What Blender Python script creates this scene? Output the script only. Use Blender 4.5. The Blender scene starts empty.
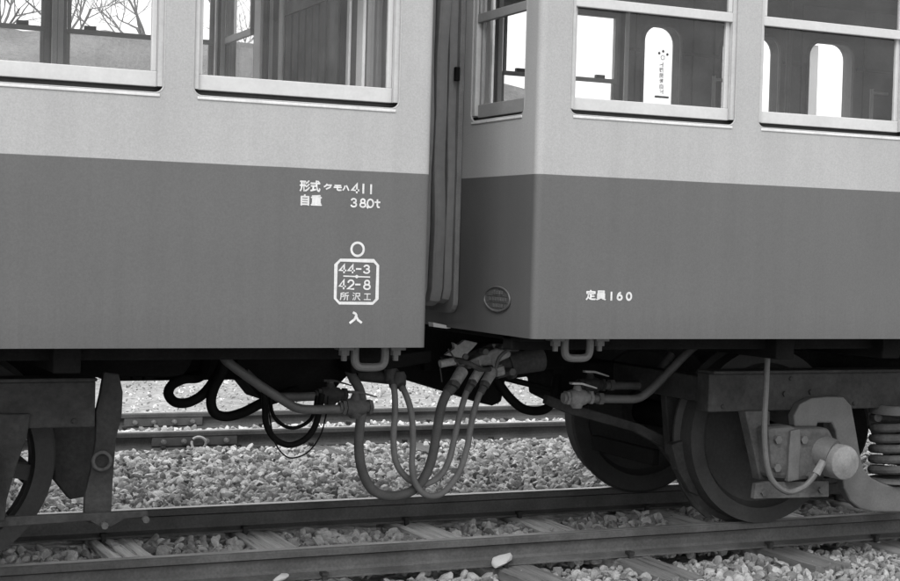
import bpy, bmesh, math, random
import numpy as np
from mathutils import Vector, Matrix

random.seed(7)
rng = np.random.default_rng(7)
SC = bpy.context.scene
COL = SC.collection
R = math.radians

# ------------------------------------------------------------------ camera
F_PX, YAW, PITCH, ROLL, CAM_H = 1551.74, R(24.9169), R(1.6383), R(1.5692), 1.31613
_r0 = Vector((math.cos(YAW), -math.sin(YAW), 0))
_fw = Vector((math.sin(YAW) * math.cos(PITCH), math.cos(YAW) * math.cos(PITCH), -math.sin(PITCH)))
_d0 = Vector((-math.sin(YAW) * math.sin(PITCH), -math.cos(YAW) * math.sin(PITCH), -math.cos(PITCH)))
_right = _r0 * math.cos(ROLL) - _d0 * math.sin(ROLL)
_down = _r0 * math.sin(ROLL) + _d0 * math.cos(ROLL)
cam_d = bpy.data.cameras.new('camera')
cam = bpy.data.objects.new('camera', cam_d)
COL.objects.link(cam)
cam_d.sensor_width = 36.0
cam_d.sensor_fit = 'HORIZONTAL'
cam_d.lens = F_PX / 900 * 36.0
cam_d.clip_start = 0.05
cam_d.clip_end = 2000
cam.matrix_world = Matrix(((_right.x, -_down.x, -_fw.x, 0), (_right.y, -_down.y, -_fw.y, 0),
                           (_right.z, -_down.z, -_fw.z, CAM_H), (0, 0, 0, 1)))
SC.camera = cam

# ------------------------------------------------------------------ light: overcast daylight, black-and-white film
SUN_EL, SUN_AZ = 46.0, 222.0          # azimuth from +Y towards +X: behind the camera, a little to the left
w = bpy.data.worlds.new("World")
SC.world = w
w.use_nodes = True
nt = w.node_tree
nt.nodes.clear()
sky = nt.nodes.new('ShaderNodeTexSky')
sky.sky_type = 'NISHITA'
sky.sun_disc = False
sky.sun_elevation = R(SUN_EL)
sky.sun_rotation = R(SUN_AZ)
sky.air_density = 1.0
sky.dust_density = 6.0
sky.ozone_density = 1.0
bw = nt.nodes.new('ShaderNodeRGBToBW')
mx = nt.nodes.new('ShaderNodeMix')      # a uniform cloud deck over the clear sky
mx.data_type = 'RGBA'
mx.inputs[0].default_value = 0.85
mx.inputs[7].default_value = (9.8, 9.8, 9.8, 1)
bg = nt.nodes.new('ShaderNodeBackground')
bg.inputs[1].default_value = 0.12
wo = nt.nodes.new('ShaderNodeOutputWorld')
nt.links.new(sky.outputs[0], bw.inputs[0])
nt.links.new(bw.outputs[0], mx.inputs[6])
nt.links.new(mx.outputs[2], bg.inputs[0])
nt.links.new(bg.outputs[0], wo.inputs[0])
sun_d = bpy.data.lights.new('sun', 'SUN')
sun_d.energy = 1.5
sun_d.angle = R(25)
sun = bpy.data.objects.new('sun', sun_d)
COL.objects.link(sun)
_sd = Vector((math.sin(R(SUN_AZ)) * math.cos(R(SUN_EL)), math.cos(R(SUN_AZ)) * math.cos(R(SUN_EL)), math.sin(R(SUN_EL))))
sun.rotation_euler = _sd.to_track_quat('Z', 'Y').to_euler()
SC.view_settings.view_transform = 'Standard'
SC.view_settings.look = 'None'
SC.view_settings.exposure = 0.8
SC.view_settings.gamma = 1.0
SC.view_settings.use_curve_mapping = False
SC.cycles.use_denoising = True
SC.cycles.sample_clamp_indirect = 3.0
SC.cycles.max_bounces = 8
SC.cycles.transparent_max_bounces = 16

# ------------------------------------------------------------------ helpers
def at(px, py, X=None, Y=None, Z=None):
    """the point of a photo position on the plane X=, Y= or Z= (world metres; rail tops are Z = 0)"""
    u, v = px - 450, py - 290.5
    r = _fw + _right * (u / F_PX) + _down * (v / F_PX)
    t = Y / r.y if Y is not None else X / r.x if X is not None else (Z - CAM_H) / r.z
    return Vector((0, 0, CAM_H)) + r * t

def world_loc(o):
    p = Vector((0, 0, 0))
    while o is not None:
        p += o.location
        o = o.parent
    return p

def tag(o, label=None, cat=None, group=None, kind=None):
    if label: o['label'] = label
    if cat: o['category'] = cat
    if group: o['group'] = group
    if kind: o['kind'] = kind
    return o

def thing(name, label, cat, loc, group=None):
    o = bpy.data.objects.new(name, None)
    COL.objects.link(o)
    o.location = loc
    o.empty_display_size = .2
    return tag(o, label, cat, group)

def link(name, me, m, parent=None, loc=(0, 0, 0)):
    o = bpy.data.objects.new(name, me)
    COL.objects.link(o)
    if m is not None and not me.materials: me.materials.append(m)
    if parent is not None:
        o.parent = parent
        o.location = Vector(loc) - world_loc(parent)
    else:
        o.location = loc
    return o

def spline(pts, n=8):
    P = [Vector(p) for p in pts]
    if len(P) < 3: return P
    Q = [P[0] * 2 - P[1]] + P + [P[-1] * 2 - P[-2]]
    out = []
    for i in range(1, len(Q) - 2):
        a, b, c, d = Q[i - 1], Q[i], Q[i + 1], Q[i + 2]
        for k in range(n):
            t = k / n
            out.append(.5 * ((2 * b) + (c - a) * t + (2 * a - 5 * b + 4 * c - d) * t * t + (3 * b - a - 3 * c + d) * t ** 3))
    out.append(P[-1])
    return out

class MB:
    def __init__(s):
        s.v, s.f = [], []
    def add(s, v, f):
        b = len(s.v)
        s.v += [tuple(x) for x in v]
        s.f += [tuple(i + b for i in q) for q in f]
        return s
    def box(s, x0, x1, y0, y1, z0, z1):
        return s.add([(x0, y0, z0), (x1, y0, z0), (x1, y1, z0), (x0, y1, z0), (x0, y0, z1), (x1, y0, z1), (x1, y1, z1), (x0, y1, z1)],
                     [(0, 3, 2, 1), (4, 5, 6, 7), (0, 1, 5, 4), (1, 2, 6, 5), (2, 3, 7, 6), (3, 0, 4, 7)])
    def prism(s, pts, off):
        n = len(pts)
        off = Vector(off)
        P = [Vector(p) for p in pts]
        return s.add(P + [p + off for p in P],
                     [tuple(range(n)), tuple(range(2 * n - 1, n - 1, -1))] + [(i, i + n, (i + 1) % n + n, (i + 1) % n) for i in range(n)])
    def tube(s, pts, r, seg=10, closed=False, sy=None):
        P = [Vector(p) for p in pts]
        n = len(P)
        rad = r if isinstance(r, (list, tuple)) else [r] * n
        T = []
        for i in range(n):
            a = P[(i - 1) % n] if closed or i else P[0]
            b = P[(i + 1) % n] if closed or i < n - 1 else P[-1]
            T.append((b - a).normalized())
        nrm = T[0].orthogonal().normalized()
        V, Fc = [], []
        for i in range(n):
            nrm = (nrm - T[i] * nrm.dot(T[i])).normalized()
            bi = T[i].cross(nrm)
            for k in range(seg):
                a = 2 * math.pi * k / seg
                V.append(P[i] + (nrm * math.cos(a) + bi * math.sin(a)) * rad[i])
        m = n if closed else n - 1
        for i in range(m):
            for k in range(seg):
                j = (i + 1) % n
                Fc.append((i * seg + k, i * seg + (k + 1) % seg, j * seg + (k + 1) % seg, j * seg + k))
        if not closed:
            Fc.append(tuple(range(seg - 1, -1, -1)))
            Fc.append(tuple((n - 1) * seg + k for k in range(seg)))
        return s.add(V, Fc)
    def cyl(s, a, b, r, r2=None, seg=16):
        return s.tube([a, b], [r, r if r2 is None else r2], seg)
    def lathe(s, prof, c, axis='Y', seg=40, closed=True):
        """prof = (radius, along)"""
        n = len(prof)
        V, Fc = [], []
        for k in range(seg):
            a = 2 * math.pi * k / seg
            for r, t in prof:
                if axis == 'Y': V.append((c[0] + r * math.cos(a), c[1] + t, c[2] + r * math.sin(a)))
                elif axis == 'X': V.append((c[0] + t, c[1] + r * math.cos(a), c[2] + r * math.sin(a)))
                else: V.append((c[0] + r * math.cos(a), c[1] + r * math.sin(a), c[2] + t))
        m = n if closed else n - 1
        for k in range(seg):
            for i in range(m):
                j, l = (i + 1) % n, (k + 1) % seg
                Fc.append((k * n + i, l * n + i, l * n + j, k * n + j))
        if not closed:
            Fc.append(tuple(k * n for k in range(seg)))
            Fc.append(tuple(k * n + n - 1 for k in range(seg - 1, -1, -1)))
        return s.add(V, Fc)
    def hexa(s, c, axis, r, t):
        return s.lathe([(r, 0), (r, t)], c, axis, 6, False)
    def mesh(s, name, smooth=False, angle=35):
        me = bpy.data.meshes.new(name)
        me.from_pydata(s.v, [], s.f)
        bm = bmesh.new()
        bm.from_mesh(me)
        bmesh.ops.recalc_face_normals(bm, faces=bm.faces)
        bm.to_mesh(me)
        bm.free()
        if smooth:
            me.polygons.foreach_set('use_smooth', [True] * len(me.polygons))
            me.set_sharp_from_angle(angle=R(angle))
        return me
    def build(s, name, m, parent=None, smooth=False, bevel=0, angle=35, loc=(0, 0, 0)):
        o = link(name, s.mesh(name, smooth, angle), m, parent, loc)
        if bevel:
            b = o.modifiers.new('bevel', 'BEVEL')
            b.width = bevel
            b.segments = 2
            b.limit_method = 'ANGLE'
            b.angle_limit = R(40)
        return o

def rrect(x0, x1, y0, y1, r, n=6, top=None):
    rt = r if top is None else top
    out = []
    for cx, cy, a0, q in ((x1 - r, y0 + r, -90, r), (x1 - rt, y1 - rt, 0, rt), (x0 + rt, y1 - rt, 90, rt), (x0 + r, y0 + r, 180, r)):
        if q < 1e-4:
            out.append((cx, cy))
            continue
        for k in range(n + 1):
            a = R(a0 + 90 * k / n)
            out.append((cx + q * math.cos(a), cy + q * math.sin(a)))
    return out

def sheet(outer, holes, thick):
    """a flat panel with holes, local XY, thickness centred on z = 0"""
    c = bpy.data.curves.new('panel', 'CURVE')
    c.dimensions = '2D'
    c.fill_mode = 'BOTH'
    c.extrude = thick / 2
    for poly in [outer] + holes:
        sp = c.splines.new('POLY')
        sp.points.add(len(poly) - 1)
        sp.use_cyclic_u = True
        for p, (x, y) in zip(sp.points, poly): p.co = (x, y, 0, 1)
    o = bpy.data.objects.new('panel', c)
    me = bpy.data.meshes.new_from_object(o)
    bpy.data.objects.remove(o)
    return me

def panel(name, outer, holes, thick, mp, m, parent):
    """mp(a, b, d) -> world; d = 0 on the outer face, growing inwards"""
    me = sheet(outer, holes, thick)
    me.materials.clear()
    me.name = name
    for v in me.vertices: v.co = mp(v.co.x, v.co.y, v.co.z + thick / 2)
    bm = bmesh.new()
    bm.from_mesh(me)
    bmesh.ops.remove_doubles(bm, verts=bm.verts, dist=1e-5)
    bmesh.ops.recalc_face_normals(bm, faces=bm.faces)
    bm.to_mesh(me)
    bm.free()
    return link(name, me, m, parent)

def lettering(txt, x0, x1, z0, z1, mp, m, parent, bold=.012, name='lettering', mirror=False, label=None, fat=0):
    c = bpy.data.curves.new('lettering', 'FONT')
    c.body = txt
    c.offset = bold
    c.resolution_u = 4
    o = bpy.data.objects.new('lettering', c)
    me = bpy.data.meshes.new_from_object(o)
    bpy.data.objects.remove(o)
    me.materials.clear()
    co = np.array([v.co for v in me.vertices])
    lo, hi = co.min(0), co.max(0)
    if fat:                                # heavier brush: the same outline laid on four times, a hair apart
        bm, src = bmesh.new(), me
        for k, (sx, sy) in enumerate(((0, 0), (1, 0), (-1, 0), (0, 1), (0, -1))):
            bm.from_mesh(src)
            bm.verts.ensure_lookup_table()
            for v in bm.verts[-len(src.vertices):]: v.co += Vector((sx * fat, sy * fat, k))
        me = bpy.data.meshes.new('lettering')
        bm.to_mesh(me)
        bm.free()
    for v in me.vertices:
        dk = v.co.z
        a = (v.co.x - lo[0]) / max(1e-6, hi[0] - lo[0])
        if mirror: a = 1 - a
        b = (v.co.y - lo[1]) / max(1e-6, hi[1] - lo[1])
        v.co = mp(x0 + (x1 - x0) * a, z0 + (z1 - z0) * b, -.0012 - .00015 * round(dk))
    ob = link(name, me, m, parent)
    if label: ob['label'] = label
    return ob

# stroke-drawn stencil numerals and kana, each in a unit box (x 0..1, y 0..1)
def arc(cx, cy, rx, ry, a0, a1, n=14):
    return [(cx + rx * math.cos(R(a0 + (a1 - a0) * k / n)), cy + ry * math.sin(R(a0 + (a1 - a0) * k / n))) for k in range(n + 1)]
GL = {
    '4': [[(.72, 0), (.72, 1), (.02, .28), (1, .28)]],
    '1': [[(.5, 0), (.5, 1)]],
    '3': [arc(.48, .75, .4, .25, 160, -90), arc(.48, .26, .46, .26, 90, -160)],
    '8': [arc(.5, .74, .34, .26, 0, 360), arc(.5, .26, .46, .27, 0, 360)],
    '0': [arc(.5, .5, .48, .5, 0, 360, 24)],
    '6': [arc(.5, .33, .45, .33, 0, 360, 18), [(.06, .36), (.12, .6), (.3, .86), (.62, 1)]],
    '2': [arc(.5, .7, .42, .3, 170, -35) + [(.04, 0), (.96, 0)]],
    't': [[(.4, 1), (.4, .2), (.5, .03), (.72, 0)], [(.05, .68), (.8, .68)]],
    '-': [[(.05, .5), (.95, .5)]],
    '.': [[(.3, .1), (.55, -.12)]],
    'ク': [[(.42, .95), (.3, .65), (.1, .45)], [(.38, .78), (.95, .78), (.8, .4), (.35, .02)]],
    'モ': [[(.12, .9), (.9, .9)], [(.02, .55), (.98, .55)], [(.45, .9), (.45, .12), (.6, .02), (.95, .05)]],
    'ハ': [[(.35, .9), (.28, .5), (.05, .05)], [(.6, .95), (.78, .5), (.95, .05)]],
    '入': [[(.3, 1), (.48, .9), (.55, .75)], [(.55, .75), (.4, .35), (.02, .02)], [(.52, .68), (.7, .3), (1, .05)]],
}
def stroke_mesh(mb, line, wd, mp, d=-.0012):
    """flat painted stroke of width wd along a 2-D polyline given in wall coordinates"""
    P = [Vector((x, y)) for x, y in line]
    P = [P[0]] + [b for a, b in zip(P, P[1:]) if (b - a).length > 1e-6]
    closed = (P[0] - P[-1]).length < 1e-5
    n = len(P)
    L, Rr = [], []
    for i in range(n):
        if closed: a, b = P[(i - 1) % (n - 1)], P[(i + 1) % (n - 1)]
        else: a, b = P[max(0, i - 1)], P[min(n - 1, i + 1)]
        t = (b - a).normalized()
        nn = Vector((-t.y, t.x))
        k = 1.0
        if 0 < i < n - 1:
            t1 = (P[i] - P[i - 1]).normalized()
            k = 1 / max(.5, abs(Vector((-t1.y, t1.x)).dot(nn)))
        L.append(P[i] + nn * wd / 2 * k)
        Rr.append(P[i] - nn * wd / 2 * k)
    if not closed:
        for s_, e in ((0, 1), (n - 1, n - 2)):
            t = (P[s_] - P[e]).normalized() * wd * .32
            L[s_] += t; Rr[s_] += t
    mb.add([mp(p.x, p.y, d) for p in L] + [mp(p.x, p.y, d) for p in Rr], [(i, i + 1, n + i + 1, n + i) for i in range(n - 1)])

def glyphs(name, items, wd, mp, m, parent, label=None):
    """items: (char, x0, x1, z0, z1)"""
    mb = MB()
    k = 0
    for ch, x0, x1, z0, z1 in items:
        for ln in GL[ch]:
            stroke_mesh(mb, [(x0 + (x1 - x0) * a, z0 + (z1 - z0) * b) for a, b in ln], wd, mp, -.0012 - .00015 * k)
            k += 1
    o = mb.build(name, m, parent)
    if label: o['label'] = label
    return o

# ------------------------------------------------------------------ materials (all greys: the photograph is black and white)
def new_mat(name):
    m = bpy.data.materials.new(name)
    m.use_nodes = True
    n = m.node_tree
    return m, n, n.nodes['Principled BSDF']

def N(n, t, **k):
    o = n.nodes.new(t)
    for a, b in k.items(): setattr(o, a, b)
    return o

def noise(n, scale, detail=4, rough=.55, vec=None):
    t = N(n, 'ShaderNodeTexNoise')
    t.inputs['Scale'].default_value = scale
    t.inputs['Detail'].default_value = detail
    t.inputs['Roughness'].default_value = rough
    if vec is not None: n.links.new(vec, t.inputs['Vector'])
    return t.outputs['Fac']

def rng_map(n, src, a, b, lo, hi):
    m = N(n, 'ShaderNodeMapRange')
    m.inputs[1].default_value, m.inputs[2].default_value = a, b
    m.inputs[3].default_value, m.inputs[4].default_value = lo, hi
    n.links.new(src, m.inputs[0])
    return m.outputs[0]

def mth(n, op, a, b=None):
    m = N(n, 'ShaderNodeMath', operation=op)
    for i, x in enumerate((a, b)):
        if x is None: continue
        if isinstance(x, (int, float)): m.inputs[i].default_value = x
        else: n.links.new(x, m.inputs[i])
    return m.outputs[0]

def scaled(n, sx, sy, sz):
    tc = N(n, 'ShaderNodeTexCoord')
    mp = N(n, 'ShaderNodeMapping')
    mp.inputs['Scale'].default_value = (sx, sy, sz)
    n.links.new(tc.outputs['Object'], mp.inputs['Vector'])
    return mp.outputs['Vector']

def bump(n, b, src, strength, dist):
    bp = N(n, 'ShaderNodeBump')
    bp.inputs['Strength'].default_value = strength
    bp.inputs['Distance'].default_value = dist
    n.links.new(src, bp.inputs['Height'])
    n.links.new(bp.outputs['Normal'], b.inputs['Normal'])

def grey(name, v, rough=.6, amp=.25, scale=6, fine=60, metal=0, bstr=.15, bdist=.003, spec=.5):
    """plain grey surface with blotches, fine grain and relief"""
    m, n, b = new_mat(name)
    vec = scaled(n, 1, 1, 1)
    a = rng_map(n, noise(n, scale, 5, .6, vec), .3, .7, 1 - amp, 1 + amp)
    f = rng_map(n, noise(n, fine, 3, .6, vec), .3, .7, 1 - amp * .6, 1 + amp * .6)
    col = mth(n, 'MULTIPLY', mth(n, 'MULTIPLY', a, f), v)
    n.links.new(col, b.inputs['Base Color'])
    n.links.new(rng_map(n, noise(n, scale * 2, 4, .6, vec), .3, .7, max(.05, rough - .12), min(1, rough + .12)), b.inputs['Roughness'])
    b.inputs['Metallic'].default_value = metal
    b.inputs['Specular IOR Level'].default_value = spec
    if bstr: bump(n, b, noise(n, fine, 5, .65, vec), bstr, bdist)
    return m

def paint(name, zdiv, hi, lo):
    """two-tone enamel: light above the dividing line, dark below; streaky dirt"""
    m, n, b = new_mat(name)
    tc = N(n, 'ShaderNodeTexCoord')
    sp = N(n, 'ShaderNodeSeparateXYZ')
    n.links.new(tc.outputs['Object'], sp.inputs[0])
    vec = scaled(n, 1, 1, 1)
    st = scaled(n, 14, 14, .9)
    edge = mth(n, 'ADD', sp.outputs['Z'], rng_map(n, noise(n, 9, 3, .6, vec), 0, 1, -.0008, .0008))
    fac = rng_map(n, edge, zdiv - .0012, zdiv + .0012, 0, 1)
    base = mth(n, 'ADD', mth(n, 'MULTIPLY', fac, hi - lo), lo)
    cloud = rng_map(n, noise(n, 1.7, 4, .6, vec), .3, .7, .95, 1.05)
    streak = rng_map(n, noise(n, 1, 4, .7, st), .3, .75, 1.03, .94)
    grain = rng_map(n, noise(n, 165, 3, .85, vec), .3, .7, .86, 1.14)
    dust = rng_map(n, mth(n, 'ADD', sp.outputs['Z'], rng_map(n, noise(n, 5, 4, .7, st), .3, .7, -.05, .05)), .9, 1.08, .86, 1.0)
    spots = rng_map(n, noise(n, 55, 2, .9, vec), .72, .8, 1, 1.22)
    col = mth(n, 'MULTIPLY', mth(n, 'MULTIPLY', mth(n, 'MULTIPLY', mth(n, 'MULTIPLY', base, cloud), mth(n, 'MULTIPLY', streak, dust)), grain), spots)
    n.links.new(col, b.inputs['Base Color'])
    n.links.new(rng_map(n, noise(n, 3, 4, .6, vec), .3, .7, .42, .56), b.inputs['Roughness'])
    b.inputs['Specular IOR Level'].default_value = .4
    ad = mth(n, 'ADD', noise(n, 2.2, 2, .5, vec), mth(n, 'MULTIPLY', noise(n, 180, 2, .6, vec), .012))
    bump(n, b, ad, .25, .01)
    return m

def glass(name, dirt=.06):
    m = bpy.data.materials.new(name)
    m.use_nodes = True
    n = m.node_tree
    n.nodes.clear()
    tr = N(n, 'ShaderNodeBsdfTransparent')
    tr.inputs[0].default_value = (.95, .95, .95, 1)
    gl = N(n, 'ShaderNodeBsdfGlossy')
    gl.inputs['Roughness'].default_value = .02
    df = N(n, 'ShaderNodeBsdfDiffuse')
    df.inputs[0].default_value = (.45, .45, .45, 1)
    lw = N(n, 'ShaderNodeFresnel')
    lw.inputs[0].default_value = 1.45
    m1 = N(n, 'ShaderNodeMixShader')
    m2 = N(n, 'ShaderNodeMixShader')
    o = N(n, 'ShaderNodeOutputMaterial')
    vec = scaled(n, 1, 1, 1)
    n.links.new(rng_map(n, noise(n, 5, 5, .7, vec), .35, .7, dirt * .3, dirt * 1.6), m1.inputs[0])
    n.links.new(tr.outputs[0], m1.inputs[1])
    n.links.new(df.outputs[0], m1.inputs[2])
    ge = N(n, 'ShaderNodeNewGeometry')          # only the outer face of a pane mirrors
    n.links.new(mth(n, 'MULTIPLY', lw.outputs[0], mth(n, 'SUBTRACT', 1.0, ge.outputs['Backfacing'])), m2.inputs[0])
    n.links.new(m1.outputs[0], m2.inputs[1])
    n.links.new(gl.outputs[0], m2.inputs[2])
    n.links.new(m2.outputs[0], o.inputs[0])
    return m

def wood(name, v):
    m, n, b = new_mat(name)
    tc = N(n, 'ShaderNodeTexCoord')
    oi = N(n, 'ShaderNodeObjectInfo')
    mp = N(n, 'ShaderNodeMapping')
    mp.inputs['Scale'].default_value = (34, 1.6, 34)
    ofs = N(n, 'ShaderNodeCombineXYZ')
    n.links.new(mth(n, 'MULTIPLY', oi.outputs['Random'], 50), ofs.inputs[0])
    n.links.new(ofs.outputs[0], mp.inputs['Location'])
    n.links.new(tc.outputs['Object'], mp.inputs['Vector'])
    g = noise(n, 1, 6, .7, mp.outputs[0])
    crack = rng_map(n, g, .36, .43, .25, 1)
    tone = rng_map(n, g, .4, .7, .7, 1.25)
    rnd = rng_map(n, oi.outputs['Random'], 0, 1, .8, 1.2)
    sy = N(n, 'ShaderNodeSeparateXYZ')          # creosote has stayed in the outer ends, beyond the rails
    n.links.new(tc.outputs['Object'], sy.inputs[0])
    rnd = mth(n, 'MULTIPLY', rnd, rng_map(n, mth(n, 'ABSOLUTE', sy.outputs['Y']), .5, .62, 1.0, .22))
    n.links.new(mth(n, 'MULTIPLY', mth(n, 'MULTIPLY', mth(n, 'MULTIPLY', crack, tone), rnd), v), b.inputs['Base Color'])
    b.inputs['Roughness'].default_value = .9
    bump(n, b, g, .9, .012)
    return m

def stone_mat(name, lo, hi):
    m, n, b = new_mat(name)
    oi = N(n, 'ShaderNodeObjectInfo')
    vec = scaled(n, 1, 1, 1)
    base = rng_map(n, mth(n, 'POWER', oi.outputs['Random'], 1.1), 0, 1, lo, hi)
    vein = rng_map(n, noise(n, 2.2, 5, .7, vec), .3, .7, .72, 1.25)
    n.links.new(mth(n, 'MULTIPLY', base, vein), b.inputs['Base Color'])
    b.inputs['Roughness'].default_value = .9
    b.inputs['Specular IOR Level'].default_value = .0
    bump(n, b, noise(n, 5, 4, .6, vec), .3, .05)
    return m

M = {}
HI, LO = .287, .079
M['paint_left'] = paint('two tone enamel left', 1.5914, HI, LO)
M['paint_right'] = paint('two tone enamel right', 1.6141, HI, LO)
M['white'] = grey('white stencil paint', .48, .7, .14, 25, 160, bstr=0)
M['alloy'] = grey('light window metal', .42, .42, .07, 8, 90, bstr=.05, bdist=.001)
M['casing'] = grey('pale window casing', .85, .45, .07, 8, 90, bstr=.05, bdist=.001)
M['lip'] = grey('highlit metal sill lip', .5, .35, .12, 14, 120, bstr=.05, bdist=.001)  # rim metal made paler: the highlight along the lip is in its colour
M['sash_grey'] = grey('weathered grey sash', .2, .5, .12, 10, 90, bstr=.08, bdist=.001)
M['jamb'] = grey('window jamb metal', .36, .45, .1, 10, 90, bstr=.08, bdist=.001)
M['dark_slot'] = grey('dark window slot', .06, .8, .2)
M['interior'] = grey('interior panelling', .2, .6, .12, 3, 40, bstr=.05)
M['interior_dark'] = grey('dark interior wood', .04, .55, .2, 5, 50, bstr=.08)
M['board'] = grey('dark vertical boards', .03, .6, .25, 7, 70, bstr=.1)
M['ceiling'] = grey('car ceiling', .16, .6, .1, 3)
M['roof'] = grey('car roof canvas', .25, .8, .15, 4)
M['glass'] = glass('window glass', .022)
M['canvas'] = grey('gangway canvas', .15, .85, .13, 2.5, 25, bstr=.12, bdist=.003)
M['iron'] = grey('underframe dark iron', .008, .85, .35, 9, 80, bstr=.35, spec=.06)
M['iron_mid'] = grey('bogie iron', .031, .75, .4, 8, 50, bstr=.5, bdist=.006, spec=.2)
M['iron_light'] = grey('dusty cast iron', .06, .75, .35, 9, 60, bstr=.5, bdist=.006, spec=.25)
M['pipe'] = grey('grey painted pipe', .072, .6, .22, 12, 90, bstr=.2, bdist=.002)
M['cap'] = grey('pale dusty casting', .145, .7, .25, 14, 90, bstr=.35)
M['hose'] = grey('dusty rubber hose', .085, .8, .2, 12, 160, bstr=.3, bdist=.002, spec=.2)
M['hose_light'] = grey('pale rubber hose', .135, .8, .2, 12, 160, bstr=.3, bdist=.002)
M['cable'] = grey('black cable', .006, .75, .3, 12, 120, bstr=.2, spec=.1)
M['rail'] = grey('rusty rail steel', .078, .75, .3, 6, 80, bstr=.4, bdist=.002, spec=.2)
M['tread'] = grey('worn rail head', .34, .38, .15, 3, 60, metal=.5, bstr=.05)
M['tread_dull'] = grey('dull rail head', .15, .5, .2, 3, 60, metal=.2, bstr=.05)
M['tyre'] = grey('wheel tyre steel', .035, .6, .25, 6, 60, bstr=.2, spec=.25)
M['sleeper'] = wood('weathered sleeper wood', .6)
M['stone_pale'] = stone_mat('pale ballast stone', .15, .7)
M['stone_dark'] = stone_mat('between rails ballast stone', .2, .62)  # separate grey range for the stones between the rails
M['stone_mid'] = stone_mat('dusty ballast stone', .12, .33)
M['chip'] = grey('pale loose stone', .36, .85, .15, 20, 60, bstr=.5)
def paper(a_=.7, c_=.8):
    m, n, b = new_mat('thin sticker paper')
    b.inputs['Base Color'].default_value = (.85, .85, .85, 1)
    tl = N(n, 'ShaderNodeBsdfTranslucent')
    tl.inputs[0].default_value = (.95, .95, .95, 1)
    tp = N(n, 'ShaderNodeBsdfTransparent')
    a, c = N(n, 'ShaderNodeMixShader'), N(n, 'ShaderNodeMixShader')
    a.inputs[0].default_value, c.inputs[0].default_value = a_, c_
    n.links.new(b.outputs[0], a.inputs[1])
    n.links.new(tl.outputs[0], a.inputs[2])
    n.links.new(a.outputs[0], c.inputs[1])
    n.links.new(tp.outputs[0], c.inputs[2])
    n.links.new(c.outputs[0], n.nodes['Material Output'].inputs[0])
    return m
M['poster'] = paper()
M['faded'] = paper(.75, .25)
M['ink'] = grey('sticker ink', .04, .7, .1, bstr=0)
M['bark'] = grey('bare tree bark', .14, .9, .3, 8, 60, bstr=.5)
M['fitting'] = grey('grey cast fitting', .26, .7, .3, 14, 70, bstr=.25, bdist=.003)
M['handle'] = grey('pale lever metal', .36, .5, .15, 20, 90, bstr=.1)

def ground_mat():
    m, n, b = new_mat('gravel ground')
    vec = scaled(n, 1, 1, 1)
    big = rng_map(n, noise(n, .6, 5, .6, vec), .3, .7, .75, 1.2)
    med = rng_map(n, noise(n, 9, 5, .7, vec), .3, .7, .7, 1.25)
    vo = N(n, 'ShaderNodeTexVoronoi')
    vo.inputs['Scale'].default_value = 26
    n.links.new(vec, vo.inputs['Vector'])
    cell = rng_map(n, vo.outputs['Color'], 0, 1, .7, 1.3)
    n.links.new(mth(n, 'MULTIPLY', mth(n, 'MULTIPLY', mth(n, 'MULTIPLY', big, med), cell), .27), b.inputs['Base Color'])
    b.inputs['Roughness'].default_value = .95
    bump(n, b, vo.outputs['Distance'], .7, .03)
    return m
M['ground'] = ground_mat()
M['grass'] = grey('dry winter grass', .15, .95, .35, 1.2, 18, bstr=.8, bdist=.06)

# ------------------------------------------------------------------ key measures
DS = 5.4819            # side plane of both cars
YC = DS + 1.37         # track centre
YF = DS + 2.74         # far side plane
XL, XR = 2.4535, 2.9145
ZBL, ZBR = .9209, .9535
RAIL_Y = [6.2849, 7.4169]                # rail centres of the near track
RAIL2_Y = [10.377, 11.509]

# ================================================================== SETTING
def nrm_noise(x, y):
    return (math.sin(x * 3.1 + y * 1.7) + math.sin(x * 1.3 - y * 4.3 + 1) + math.sin(x * 7.1 + y * 5.9 + 2)) / 3

def base_z(x, y):
    if y < 5.2: return -.24
    if y < 6.2: return -.195 + .012 * nrm_noise(x, y)
    if y < 7.4: return -.19 + .012 * nrm_noise(x, y)
    if y < 10.3: return -.15 + .02 * nrm_noise(x * .6, y * .6)
    if y < 11.5: return -.135 + .012 * nrm_noise(x, y)
    return -.15 + .02 * nrm_noise(x * .4, y * .4)

# ground: one sheet that is fine near the tracks and reaches the horizon
xs = [-400, -100, -30, -10] + [-4 + .25 * i for i in range(64)] + [14, 20, 40, 120, 400]
ys = [-300, -60, -10, 0, 3, 4.5] + [5.2 + .2 * i for i in range(60)] + [18, 20, 24, 30, 45, 120, 500]
mb = MB()
mb.add([(x, y, base_z(x, y) - .02) for y in ys for x in xs],
       [(j * len(xs) + i, j * len(xs) + i + 1, (j + 1) * len(xs) + i + 1, (j + 1) * len(xs) + i) for j in range(len(ys) - 1) for i in range(len(xs) - 1)])
g = mb.build('ground', M['ground'], smooth=True)
tag(g, kind='structure')

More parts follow.
